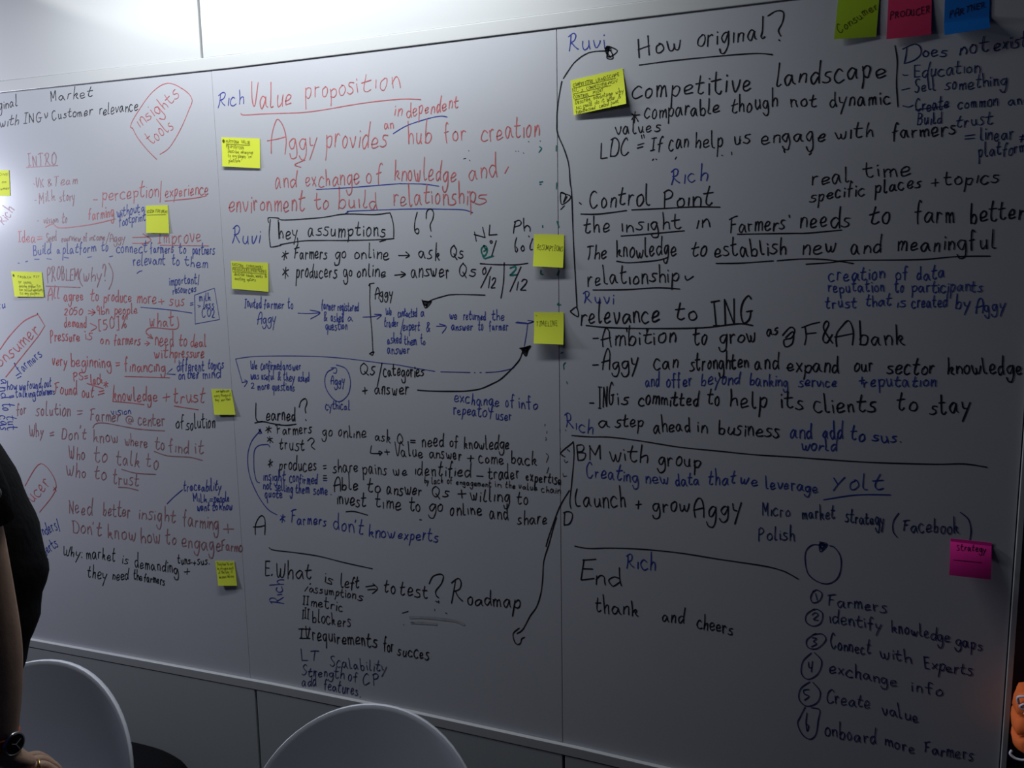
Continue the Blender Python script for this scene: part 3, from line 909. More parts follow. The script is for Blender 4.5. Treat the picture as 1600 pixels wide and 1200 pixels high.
t K 28 to -11958 10353 -11567 10370 9 196
t K 28 answer -11367 10341 -10320 10399 7 175
t K 27 Qs -10009 10393 -9522 10404 5 164
t K 27 + -9265 10401 -9060 10419 5 171
t K 27 willing -8908 10394 -7828 10428 4 177
t K 26 to -7617 10400 -7327 10427 3 182
g 2 black handwriting reading invest time to go online and share
t K 29 invest -12947 9912 -12052 9936 11 208
t K 28 time -11717 9927 -10964 9947 8 196
t K 28 to -10681 9973 -10377 9959 7 193
t K 27 go -10111 9994 -9707 10022 6 191
t K 27 online -9501 9961 -8597 10009 5 171
t K 27 and -8381 9966 -7869 9969 3 169
t K 26 share -7609 9885 -6839 9962 2 166
P K 28 -10404 9720 -10350 9726
p K 29 -12669 9726 -12400 9758 -11988 9696
g 2 blue handwriting reading farmers don't know experts
t B 27 * -14879 9207 -14714 9223 11 170
t B 27 Farmers -14490 9232 -13333 9250 11 177
t B 27 don't -13083 9189 -12146 9149 10 202
t B 27 know -11980 9082 -11198 9125 8 189
t B 26 experts -11075 9138 -9891 9172 6 168
g 2 black capital A at the left of the list
t K 29 A -15762 8771 -15453 8803 19 269
g 2 black dividing line under the learned list
p K 28 -15306 8407 -15143 8354 -14444 8361 -13641 8347 -12783 8255 -11908 8186
g 2 black handwriting reading E. what is left to test
t K 31 E. -15511 7559 -15257 7591 15 214
t K 31 What -15136 7526 -13921 7660 16 250
t K 30 is -13484 7609 -13250 7551 11 189
t K 30 left -12958 7511 -12356 7568 10 187
P K 29 -12142 7641 -11854 7719
P K 29 -12089 7561 -11840 7611
p K 29 -11909 7757 -11775 7636 -11941 7470
t K 29 to -11562 7520 -11225 7581 9 202
t K 29 test -11077 7570 -10244 7555 7 191
p K 32 -10179 7978 -10065 8192 -9849 8286 -9752 8231 -9822 8023 -9989 7801 -9976 7669 -9906 7622
P K 32 -9998 7515 -9928 7491
P K 32 -9916 7536 -9904 7478
g 2 black handwriting reading roadmap
t K 32 R -9538 7544 -9187 7609 9 320
t K 31 oadmap -9067 7559 -7614 7655 4 192
g 2 grey smear left where marker was wiped off
p S 72 -10795 6946 -10176 7018 -9465 7036 -9187 6977
p S 73 -10765 6797 -10399 6840 -10002 6864
P K 19 -11031 7033 -10844 7110
P K 19 -10041 7291 -10036 7237
P K 19 -9724 7224 -9678 7217
P K 19 -10764 6807 -10673 6800
P K 19 -11007 6710 -10989 6698
g 2 blue name written sideways beside the test list
t B 25 Rich -14937 6772 -14890 7485 -224 -29
g 2 black numbered list of assumptions, metric, blockers, requirements for succes
t K 26 i -14291 7220 -14189 7233 9 154
t K 26 assumption -14006 7247 -12506 7245 8 142
t K 26 s -12412 7205 -12277 7206 7 150
t K 27 II -14254 6830 -14050 6840 8 126
t K 26 metric -13991 6823 -12917 6812 10 172
t K 27 III -14299 6426 -14074 6440 9 146
t K 26 blockers -13958 6341 -12685 6385 10 182
t K 27 IV -14400 5792 -14110 5837 10 157
P K 27 -14445 6067 -14032 6128
P K 27 -14421 5789 -14069 5843
t K 30 requirements -13989 5830 -11879 5908 11 211
t K 30 for -11653 5874 -11351 5887 8 188
t K 29 succes -11228 5799 -10265 5807 7 186
g 2 dark blue handwriting reading LT scalability, strength of CP, add features
t N 25 LT -14406 5110 -13811 5208 10 168
t N 24 Scalability -13430 5108 -11613 5229 8 154
t N 25 Strength -14411 4668 -12999 4801 9 158
t N 24 of -12854 4761 -12559 4793 8 155
t N 24 CP -12375 4710 -11834 4824 7 154
t N 25 add -14434 4308 -13945 4394 11 180
t N 25 features. -13687 4361 -12476 4353 9 167
g 3 blue name written at the top left of the right board
t B 23 Ruvi -6168 21171 -5347 21164 1 186
g 3 black heading reading how original, with a question mark, underlined
t K 29 H -4567 20851 -4279 20896 -1 230
t K 28 ow -4195 20927 -3662 20931 -2 201
t K 27 original -3286 20978 -1881 20997 -4 202
p K 27 -1830 21437 -1680 21511 -1559 21506 -1512 21431 -1538 21269 -1609 21126 -1561 21009
P K 27 -1598 20938 -1579 20917
p K 28 -4550 20710 -4464 20712 -3825 20731 -2847 20731 -2059 20710 -1719 20652
g 3 long black line down the left side of the right board with arrow heads
p K 28 -5242 21079 -5683 21090 -6007 20940 -6207 20726 -6318 20579
p K 30 -6355 20522 -6451 20042 -6485 19637 -6465 19363 -6313 19011 -6204 18662 -6170 18247 -6135 17968 -6105 17026 -6072 16320 -6045 15786 -6022 15320
p K 28 -5330 21130 -5267 21179 -5050 21060 -5242 20948 -5323 21129 -5190 21057 -5155 20907 -5288 20936 -5242 21127 -5288 21165
P K 28 -5323 21123 -5197 21126
P K 28 -5309 21147 -5225 21158
P K 28 -5302 21094 -5183 21089
P K 28 -5288 21051 -5204 20935
p K 25 -6395 18022 -6154 17918 -6379 17753 -6403 18023 -6284 17965 -6341 17794 -6247 17929
p K 25 -6406 17639 -6316 17723
p K 26 -6192 15256 -6033 15354 -5997 15131 -6184 15245 -6079 15159
g 3 black handwriting reading competitive landscape
t K 28 competitive -4701 19995 -2119 19959 -3 221
t K 27 landscape -1634 20012 467 20012 -7 203
g 3 black handwriting reading comparable though not dynamic
t K 26 * -4727 19511 -4544 19498 -1 166
t K 26 comparable -4424 19562 -2810 19549 -2 170
t K 25 though -2537 19528 -1599 19591 -4 165
t K 25 not -1321 19569 -794 19544 -5 155
t K 24 dynamic -541 19509 597 19480 -6 152
g 3 short black upright line beside the blue list
p K 22 632 20596 687 20300 692 19861 740 19410
g 3 black handwriting reading values, LDC = IF can help us engage with farmers
t K 25 values -5084 19247 -4080 19262 -1 153
t K 26 LDC -5440 18749 -4784 18812 0 184
t K 26 = -4593 18873 -4461 18882 -1 153
t K 25 If -4282 18848 -4026 18879 -1 152
P K 25 -4497 19205 -4483 19131
P K 25 -4449 19212 -4428 19144
t K 25 can -3873 18840 -3454 18880 -2 178
t K 25 help -3288 18853 -2700 18849 -3 169
t K 25 us -2475 18858 -2126 18868 -3 160
t K 24 engage -1891 18852 -608 18843 -5 177
t K 23 with -415 18852 297 18851 -6 160
t K 23 farmers 655 18777 1810 18796 -7 156
P K 24 -1434 18699 -1417 18642
P K 24 -927 18567 -883 18604
P K 22 -4246 18638 -4219 18669
P K 22 -4171 18667 -4150 18649
P K 21 -3736 18632 -3710 18683
P K 21 -2729 18665 -2706 18651
P K 21 -2521 18717 -2513 18659
P K 20 -1422 18730 -1432 18659
g 3 dark blue heading reading does not exist
t N 21 D 801 20216 1087 20290 -7 159
t N 21 oes 1153 20322 1559 20308 -6 115
t N 21 not 1798 20316 2282 20330 -8 149
t N 20 exist 2386 20328 2946 20339 -8 141
g 3 dark blue list reading education, sell something, create common, build trust
p N 19 796 20027 838 20006 885 20008
t N 18 Education 1007 19944 2160 19941 -6 127
P N 19 795 19729 933 19752
t N 19 Sell 1033 19665 1402 19678 -6 129
t N 18 something 1579 19649 2630 19659 -7 127
p N 19 831 19420 936 19389 1012 19418
t N 19 Create 1065 19282 1650 19310 -6 123
P N 19 1063 19326 1647 19360
t N 18 common 1825 19297 2509 19287 -6 115
t N 18 and 2690 19287 3061 19272 -7 113
t N 19 Build 1104 19029 1555 19041 -5 111
t N 18 trust 1817 18935 2425 18942 -7 134
t N 19 = 1991 18668 2159 18665 -7 123
t N 18 linear 2244 18660 2818 18643 -8 134
P N 18 2919 18679 2995 18683
P N 18 2922 18628 2998 18632
P N 18 2973 18719 2945 18578
t N 18 platform 2235 18341 3040 18372 -7 128
g 3 blue name written above control point
t B 23 Rich -3815 18110 -3047 18150 -2 186
g 3 black heading reading control point, underlined
P K 30 -5952 17779 -5908 17742
t K 29 Control -5696 17648 -4308 17674 0 215
t K 28 Point -3981 17628 -2923 17621 -2 195
p K 30 -5917 17517 -5478 17502 -4833 17558
p K 28 -4710 17568 -3963 17574 -3287 17583 -2742 17556
g 3 black handwriting reading the insight in farmers' needs to farm better
t K 28 the -5827 17051 -5226 17105 0 190
t K 27 insight -4939 17100 -3601 17114 -1 171
t K 27 in -3247 17111 -2931 17112 -3 174
t K 26 Farmers -2519 17008 -1374 17036 -4 171
P K 26 -1290 17337 -1279 17285
t K 25 needs -1063 17059 -100 17078 -6 186
t K 25 to 312 17051 684 17107 -8 201
t K 24 farm 1151 17114 1884 17101 -9 191
t K 24 better 2156 17077 3090 17122 -10 180
p K 27 -4957 16988 -4479 17010 -3515 17068
p K 26 -2356 16961 -1812 16957 -1186 16950 -879 16949 -232 16994
g 3 black handwriting reading the knowledge to establish new and meaningful relationships
t K 28 The -5793 16465 -5316 16475 0 177
t K 27 knowledge -5063 16499 -3696 16545 -1 187
t K 27 to -3339 16505 -3021 16533 -3 183
t K 26 establish -2838 16480 -1344 16520 -4 179
t K 26 new -1000 16498 -332 16518 -6 174
t K 25 and -34 16512 551 16517 -7 171
t K 24 meaningful 852 16527 2626 16554 -8 166
p K 27 -5063 16419 -4759 16380 -4126 16423 -3877 16487
p K 26 -2802 16336 -2278 16336 -1592 16375
p K 25 -1510 16374 -1432 16382 -967 16407 -508 16384 18 16297
p K 24 -917 16294 -446 16320 -58 16362 1243 16357 1934 16407 2541 16406
t K 28 relationship -5758 15864 -3638 15950 -1 197
p K 27 -3486 16068 -3441 15973 -3300 16056
p K 28 -5629 15758 -4829 15766 -4121 15805 -3602 15776
g 3 black handwriting reading real time specific places + topics
t K 23 real -847 17931 -133 17979 -6 170
t K 23 time 185 18046 1024 18059 -7 160
t K 23 specific -867 17612 184 17703 -5 137
t K 23 places 386 17725 1231 17800 -6 134
t K 22 + 1425 17806 1549 17801 -6 126
t K 22 topics 1670 17825 2605 17834 -8 143
g 3 blue note reading creation of data, reputation to participants, trust created here
t B 20 creation -448 15930 632 15970 -6 153
t B 19 of 849 15953 1077 15967 -6 144
t B 19 data 1248 15950 1749 15978 -7 136
t B 20 reputation -454 15690 642 15719 -5 127
t B 20 to 845 15703 1004 15694 -6 132
t B 19 participants 1160 15693 2445 15716 -6 123
t B 20 trust -489 15357 112 15383 -5 128
t B 20 that 304 15393 771 15421 -5 126
t B 20 is 902 15390 1060 15390 -5 119
t B 19 created 1175 15382 1820 15394 -6 124
t B 19 by 1974 15355 2247 15381 -7 129
t B 19 Aggy 2360 15296 2868 15335 -7 128
g 3 blue name written above relevance
t B 23 Ruvi -5834 15466 -5135 15450 0 134
g 3 black heading reading relevance, underlined
t K 33 relevance -5930 14952 -4080 15037 0 238
t K 32 to -3680 15076 -3218 15080 -3 210
t K 31 ING -2852 14965 -1990 15026 -5 270
p K 31 -5799 14925 -5189 14879 -4114 14876 -3080 14907 -2414 14994 -2185 15003 -1989 14972
g 3 black handwriting reading ambition to grow as F & A bank
P K 30 -5632 14620 -5502 14629
t K 29 Ambition -5392 14445 -3675 14575 -1 201
t K 29 to -3261 14517 -2990 14540 -3 203
t K 28 grow -2688 14564 -1916 14646 -4 178
t K 28 as -1677 14734 -1455 14811 -3 126
P K 29 -4826 14882 -4815 14794
P K 29 -4354 14871 -4343 14784
P K 29 -3226 14894 -3231 14801
p K 26 -1356 14763 -1203 14941 -1107 14883 -1165 14717 -1322 14664 -1286 14515 -1146 14601 -1138 14849 -1291 14714
t K 25 F -926 14556 -570 14596 -8 242
t K 25 & -524 14591 -341 14594 -7 220
t K 25 A -249 14570 52 14609 -8 232
t K 25 bank 202 14589 1067 14607 -9 208
g 3 black handwriting reading can strengthen and expand our sector knowledge
P K 29 -5642 13986 -5504 13998
t K 29 Aggy -5393 13896 -4553 13958 0 204
t K 28 can -4178 13951 -3616 13969 -2 193
t K 28 stronghten -3339 13942 -2065 14034 -3 181
t K 27 and -1918 14021 -1418 14037 -4 177
t K 27 expand -1239 13982 -182 13983 -6 174
t K 26 our 119 14019 492 14031 -6 150
t K 26 sector 774 13992 1651 14021 -8 168
t K 25 knowledge 1903 14029 3247 14074 -9 163
g 3 blue handwriting reading and offer beyond banking service + reputation
t B 23 and -4371 13517 -4050 13548 -1 150
t B 23 offer -3874 13537 -3300 13577 -2 148
t B 22 beyond -3094 13602 -2255 13668 -3 153
t B 22 banking -2025 13630 -1209 13640 -4 143
t B 22 service -977 13656 -217 13685 -4 126
t B 21 + 229 13752 339 13756 -5 124
t B 21 reputation 327 13700 1706 13753 -6 128
g 3 black handwriting reading committed to help its clients to stay
P K 31 -5720 13068 -5618 13073
t K 30 ING -5506 12979 -5134 13051 0 254
t K 30 is -5042 13055 -4767 13057 0 183
t K 30 committed -4531 13097 -3139 13109 -2 180
t K 29 to -2934 13154 -2679 13138 -3 191
t K 29 help -2444 13142 -1637 13163 -4 195
t K 28 its -1345 13178 -862 13158 -6 199
t K 28 clients -645 13093 572 13154 -7 195
t K 27 to 1012 13225 1359 13242 -9 197
t K 26 stay 1634 13191 2348 13243 -9 180
g 3 blue name written left of a step ahead
t B 23 Rich -6309 12442 -5658 12341 1 157
g 3 black handwriting reading a step ahead in business
t K 28 a -5488 12500 -5226 12515 0 171
t K 28 step -5078 12512 -4420 12578 -1 177
t K 28 ahead -4167 12455 -3320 12515 -2 181
t K 27 in -3164 12507 -2940 12485 -3 179
t K 27 business -2685 12500 -1361 12493 -4 183
g 3 blue handwriting reading and add to sus. world
t B 24 and -1133 12507 -673 12501 -5 165
t B 24 add -455 12531 -54 12556 -6 169
t B 24 to 115 12516 373 12532 -6 168
t B 23 sus. 553 12527 1100 12545 -6 131
t B 24 world -887 12249 -167 12270 -4 135
g 3 long black dividing line under business
p K 25 -6175 12251 -5716 12245 -5189 12266 -4454 12219 -3560 12132 -2695 12100 -1856 12069 -1043 12073 -411 12066 539 12067 1741 12115 2305 12162 2724 12123
g 3 black handwriting reading BM with group
t K 28 BM -6044 11635 -5471 11702 1 206
t K 27 with -5227 11704 -4324 11710 -1 202
t K 27 group -4053 11660 -3083 11692 -2 190
g 3 black bracket drawn left of the launch notes
p K 26 -6137 12100 -6195 12040 -6450 11815 -6419 11741 -6353 11708
p K 26 -6137 12100 -6120 11762 -6183 11073 -6233 10608 -6207 10418
P K 26 -6286 11894 -6270 11880
P K 26 -6247 11866 -6236 11852
p K 27 -6243 10876 -6501 10429 -6746 9781 -6871 9374
g 3 black arrow running down across the board joint
p K 28 -6585 10147 -6650 9956 -6781 9477 -6930 8991 -6968 8514 -7021 8126 -7138 7759 -7321 7476 -7524 7091 -7692 6952
p K 28 -7623 7109 -7792 6936 -7762 6728 -7680 6659 -7596 6705 -7561 6824 -7478 6886
g 3 blue handwriting reading creating new data that we leverage
t B 24 Creating -5796 11248 -4540 11225 0 173
t B 24 new -4357 11232 -3834 11220 -1 155
t B 24 data -3638 11218 -3112 11261 -2 153
t B 23 that -2886 11269 -2291 11382 -3 165
t B 23 we -2190 11362 -1806 11369 -3 149
t B 23 leverage -1625 11332 -525 11316 -4 139
g 3 blue underlined word at the right of leverage
t B 23 Yolt -229 11379 776 11481 -7 185
p B 23 -394 11159 130 11297 495 11353 944 11385
g 3 black handwriting reading launch + grow
p K 30 -6048 10931 -6096 10697 -6062 10508 -5973 10509
t K 29 aunch -5876 10499 -4833 10576 0 215
t K 29 + -4592 10579 -4445 10593 -1 173
t K 28 grow -4171 10544 -3348 10622 -2 209
t K 28 Aggy -3188 10516 -2124 10654 -4 213
t K 30 D -6407 9992 -6198 10063 1 172
g 3 dark blue handwriting reading micro market strategy, polish
t N 21 Micro -1678 10665 -1086 10722 -4 133
t N 22 market -823 10674 -145 10751 -5 146
t N 22 strategy 75 10693 854 10686 -6 143
p N 21 1125 10999 1029 10805 1033 10586 1119 10459
t N 21 Facebook 1231 10599 2287 10676 -7 147
p N 21 2292 11126 2445 10994 2508 10771 2500 10547
t N 22 Polish -1749 10117 -974 10163 -4 157
g 3 dark blue drawn circle with a filled arrow head
p N 22 -438 10119 -597 10102 -720 9947 -729 9698 -656 9423 -458 9270 -234 9246 -49 9392 20 9646 -6 9923 -137 10100 -233 10124
p N 22 -440 10189 -281 10154 -417 9964 -436 10154 -328 10131 -403 10025 -417 10139 -343 10119
P N 22 -430 10158 -296 10142
P N 22 -425 10117 -327 10107
P N 22 -421 10068 -357 10061
g 3 black curved dividing line above end
p K 26 -6115 9469 -5765 9449 -5189 9521 -4440 9577 -3531 9586 -2650 9539 -1628 9495 -1229 9435 -1046 9368 -864 9276
g 3 black handwriting reading end
t K 28 E -5983 8642 -5651 8703 1 248
t K 28 nd -5613 8543 -4961 8588 0 205
g 3 blue name written beside end
t B 24 Rich -4792 9072 -4106 9093 -1 192
g 3 black handwriting reading thank and cheers
t K 27 thank -5576 7840 -4525 7871 0 206
t K 26 and -3930 7841 -3420 7838 -2 177
t K 26 cheers -3097 7810 -2286 7724 -3 166
g 3 dark blue circled numbers beside the list at the bottom right
p N 21 -531 9048 -590 8880 -532 8762 -396 8835 -353 9001 -468 9074 -552 8999
P N 21 -487 8983 -444 8828
p N 21 -501 8623 -658 8475 -669 8293 -521 8214 -362 8302 -321 8523 -437 8621 -533 8594
p N 21 -545 8473 -482 8536 -417 8492 -509 8371 -412 8367
p N 21 -451 8055 -639 7863 -601 7687 -407 7699 -237 7925 -322 8056 -514 8009
p N 21 -528 7934 -430 7931 -493 7849 -426 7805 -537 7715
p N 21 -532 7570 -705 7341 -729 7043 -578 6928 -371 7103 -307 7406 -468 7591
p N 21 -584 7342 -570 7216 -505 7227
P N 21 -503 7374 -518 7115
p N 22 -543 6872 -734 6672 -759 6407 -590 6271 -365 6406 -315 6673 -478 6872
p N 22 -553 6686 -667 6647 -648 6558 -548 6520 -644 6410
p N 22 -622 6247 -714 6005 -774 5806 -667 5564 -499 5478 -372 5623 -334 5966 -310 6231 -491 6252
p N 22 -578 6106 -594 5879 -564 5660 -535 5796 -583 5825
g 3 dark blue list reading farmers, identify knowledge gaps, connect with experts, exchange info, create value, onboard more farmers
t N 21 Farmers -217 8752 966 8751 -5 140
t N 21 identify -172 8358 892 8327 -6 148
t N 21 knowledge 1106 8335 2239 8255 -6 137
t N 21 gaps 2357 8215 2861 8182 -7 128
t N 22 Connect -119 7755 701 7721 -6 150
t N 21 with 903 7704 1514 7653 -6 147
t N 21 Experts 1786 7603 2708 7576 -7 137
t N 22 exchange -131 7173 1251 7088 -6 150
t N 21 info 1557 7036 2170 7005 -6 132
t N 22 Create -171 6452 737 6456 -6 160
t N 22 value 1005 6380 1726 6321 -7 150
t N 22 onboard -176 5643 895 5631 -6 170
t N 22 more 1082 5651 1685 5573 -7 151
t N 21 Farmers 1879 5642 2827 5646 -8 148
'''
on_board = lambda x, z, l: (x, -l, z)
cur = None; items = []
def flush():
    global items
    if cur and len(items) == 1:
        ink_object('handwriting', items[0][1], on_board, boards[cur[0]], cur[1])
    elif cur and items:
        root = empty('handwriting'); root.parent = boards[cur[0]]; root['label'] = cur[1]
        for nm, its in items: ink_object(nm, its, on_board, root)
    items = []
for line in INK.strip().split('\n'):
    k, rest = line[0], line[2:]
    if k == 'g':
        flush(); pn, lb = rest.split(' ', 1); cur = (int(pn), lb)
    elif k == 't':
        a = rest.split(' '); c, w = a[0], float(a[1]) * 1e-4
        v = [float(q) * 1e-4 for q in a[3:]]
        items.append(('word', [(c, w * random.uniform(.9, 1.1), smooth2(s)) for s in word_strokes(a[2], *v)]))
    else:
        a = rest.split(' '); c, w = a[0], float(a[1]) * 1e-4
        v = [float(q) * 1e-4 for q in a[2:]]; pts = list(zip(v[::2], v[1::2]))
        items.append(('pen_line', [(c, w, smooth2(pts, 6) if k == 'p' else pts)]))
flush()

# ------------------------------------------------------------------ sticky notes
NOTES = '''
n -2.5737 -0.0005 1.9541 -2.4183 -0.0005 1.9460 -2.4236 -0.0005 1.8693 -2.5756 -0.0035 1.8774 Y|yellow sticky note cut off by the left edge of the frame
w ONE .72 .22 .97 .20 .09
w sm .8 .5 .92 .5 .07
w onsumer .55 .78 .99 .76 .08
n -2.4518 -0.0005 1.6386 -2.3207 -0.0005 1.6343 -2.3213 -0.0015 1.5588 -2.4437 -0.0035 1.5599 Y|yellow sticky note beside the faded heading about the problem
d .06 .16 .05
w PROBLEM .2 .24 .62 .26 .08
w FIT .72 .22 .9 .22 .08
w BY .2 .46 .3 .46 .08
w SOLVED .36 .46 .62 .48 .08
w describe .2 .62 .46 .62 .07
w problem .52 .62 .75 .62 .07
w to .8 .6 .92 .6 .08
w be .2 .76 .3 .76 .07
w solved .36 .78 .62 .77 .07
w opportunity .66 .76 .99 .76 .07
w to .2 .9 .3 .9 .07
w any .36 .9 .5 .9 .07
w players .55 .9 .85 .9 .07
n -1.8891 -0.0005 1.8192 -1.8098 -0.0005 1.8180 -1.8096 -0.0025 1.7393 -1.8918 -0.0045 1.7424 Y|square yellow sticky note with one line, beside the footprint note
w VISION .04 .27 .36 .25 .1
w STATEMENT .42 .24 .98 .28 .1
l .03 .34 .9 .33
n -1.6073 -0.0005 1.9911 -1.4815 -0.0005 1.9795 -1.4844 -0.0025 1.9022 -1.6074 -0.0040 1.9137 Y|yellow sticky note left of the red word provides
d .055 .13 .055
w PLATFORM .12 .17 .45 .19 .09
w VALUE .53 .17 .75 .2 .09
l .12 .22 .75 .24
w PROPOSITION .12 .34 .58 .38 .08
w Describe .16 .50 .45 .53 .08
w value .5 .52 .65 .52 .07
w prop .68 .52 .82 .53 .07
w to .16 .66 .23 .66 .08
w any .28 .66 .4 .66 .08
w players .43 .67 .63 .68 .08
w on .7 .67 .78 .66 .07
w platform .18 .83 .48 .82 .07
n -1.6013 -0.0005 1.6579 -1.4775 -0.0005 1.6509 -1.4799 -0.0030 1.5731 -1.6007 -0.0045 1.5822 Y|yellow sticky note below the blue name, left of the producers line
w EXISTING .03 .15 .33 .19 .09
w CONSUMER/ .42 .18 .85 .19 .08
l .04 .21 .84 .22
w PRODUCERS/PARTNERS .03 .34 .95 .34 .09
l .04 .38 .95 .38
w describe .08 .51 .35 .5 .08
w needs, .41 .52 .62 .51 .07
w wants .66 .51 .85 .52 .07
w & .9 .51 .96 .5 .08
w existing .09 .66 .36 .66 .07
w options .42 .66 .66 .66 .07
n -1.7000 -0.0005 1.2953 -1.6296 -0.0005 1.2972 -1.6171 -0.0035 1.2254 -1.6912 -0.0045 1.2218 Y|small yellow sticky note right of the word trust
w .we .2 .12 .4 .1 .06
w had .45 .12 .58 .1 .06
w trust .62 .11 .9 .08 .06
w every .1 .3 .38 .28 .06
w thing .44 .28 .7 .26 .06
w will .74 .26 .95 .24 .06
w they .12 .46 .32 .46 .06
w earn .42 .46 .62 .44 .06
w that .68 .43 .88 .41 .06
n -1.7290 -0.0005 0.7776 -1.6582 -0.0005 0.7849 -1.6510 -0.0035 0.7121 -1.7190 -0.0055 0.7041 Y|small yellow sticky note at the bottom of the red text
w They .08 .17 .34 .17 .07
w have .38 .16 .55 .15 .07
w to .62 .14 .7 .14 .07
w an .78 .14 .92 .12 .07
w be .06 .35 .16 .34 .07
w on .22 .34 .34 .33 .07
w agree .4 .34 .64 .33 .07
w ment .7 .32 .92 .31 .07
w of .1 .52 .2 .51 .07
w the .26 .5 .42 .5 .07
w way .48 .49 .66 .48 .07
w it .75 .47 .84 .46 .07
w becomes .1 .7 .48 .67 .07
w real .54 .66 .66 .65 .07
w now .7 .65 .88 .64 .07
n -0.7074 -0.0005 1.7082 -0.6324 -0.0005 1.7051 -0.6334 -0.0085 1.6284 -0.7079 -0.0105 1.6328 Y|yellow sticky note with one word about assumptions, above the timeline note
w ASSUMPTIONS .11 .47 .97 .5 .15
n -0.7099 -0.0005 1.5224 -0.6354 -0.0005 1.5226 -0.6338 -0.0095 1.4466 -0.7081 -0.0115 1.4482 Y|yellow sticky note with the word timeline, under the assumptions note
w TIMELINE .07 .44 .79 .42 .16
P .05 .08 .09 .11
n -0.6143 -0.0005 2.0518 -0.4924 -0.0005 2.0671 -0.4810 -0.0135 1.9884 -0.6056 -0.0055 1.9741 Y|tilted yellow sticky note full of writing below the arrow on the right board
w COMPETITIVE .04 .19 .42 .2 .085
w LANDSCAPE .48 .2 .92 .17 .085
l .04 .23 .85 .22
w NC's .02 .36 .22 .36 .08
w COMPETITIVE .29 .36 .68 .36 .08
w ADV .7 .34 .88 .34 .08
l .02 .4 .75 .39
w CONTROL .02 .53 .32 .54 .08
w POINT .4 .52 .6 .5 .08
l .04 .57 .55 .56
w Describe .05 .7 .34 .68 .075
w advantage .4 .68 .76 .66 .075
w why .82 .67 .97 .65 .08
w NC .06 .85 .16 .85 .075
w could .2 .84 .36 .83 .075
w do .42 .82 .5 .82 .07
w it .54 .82 .6 .81 .07
w better .65 .82 .8 .8 .07
w & .86 .8 .9 .8 .07
w hypothesised .05 .98 .42 .95 .07
w control .5 .95 .68 .94 .07
w point .72 .93 .86 .92 .07
n -0.0451 -0.0005 2.1760 0.0315 -0.0005 2.1690 0.0280 -0.0025 2.0795 -0.0513 -0.0085 2.0815 L|lime green sticky note at the top of the right board
r Consumer .12 .88 .98 .38 .11
n 0.0479 -0.0005 2.1670 0.1251 -0.0005 2.1587 0.1278 -0.0045 2.0728 0.0470 -0.0095 2.0711 D|dark pink sticky note between the green and the blue notes
w PRODUCER .06 .58 .96 .52 .14
n 0.1487 -0.0005 2.1569 0.2259 -0.0005 2.1497 0.2283 -0.0165 2.0711 0.1501 -0.0245 2.0648 U|bright blue sticky note at the top right of the right board
w PARTNER .12 .6 .9 .46 .14
n 0.2144 -0.0005 1.0549 0.2905 -0.0005 1.0534 0.2907 -0.0165 0.9797 0.2113 -0.0385 0.9874 M|magenta sticky note with a word about strategy at the right edge of the board
w Strategy .16 .3 .86 .27 .1
l .08 .57 .78 .56
'''
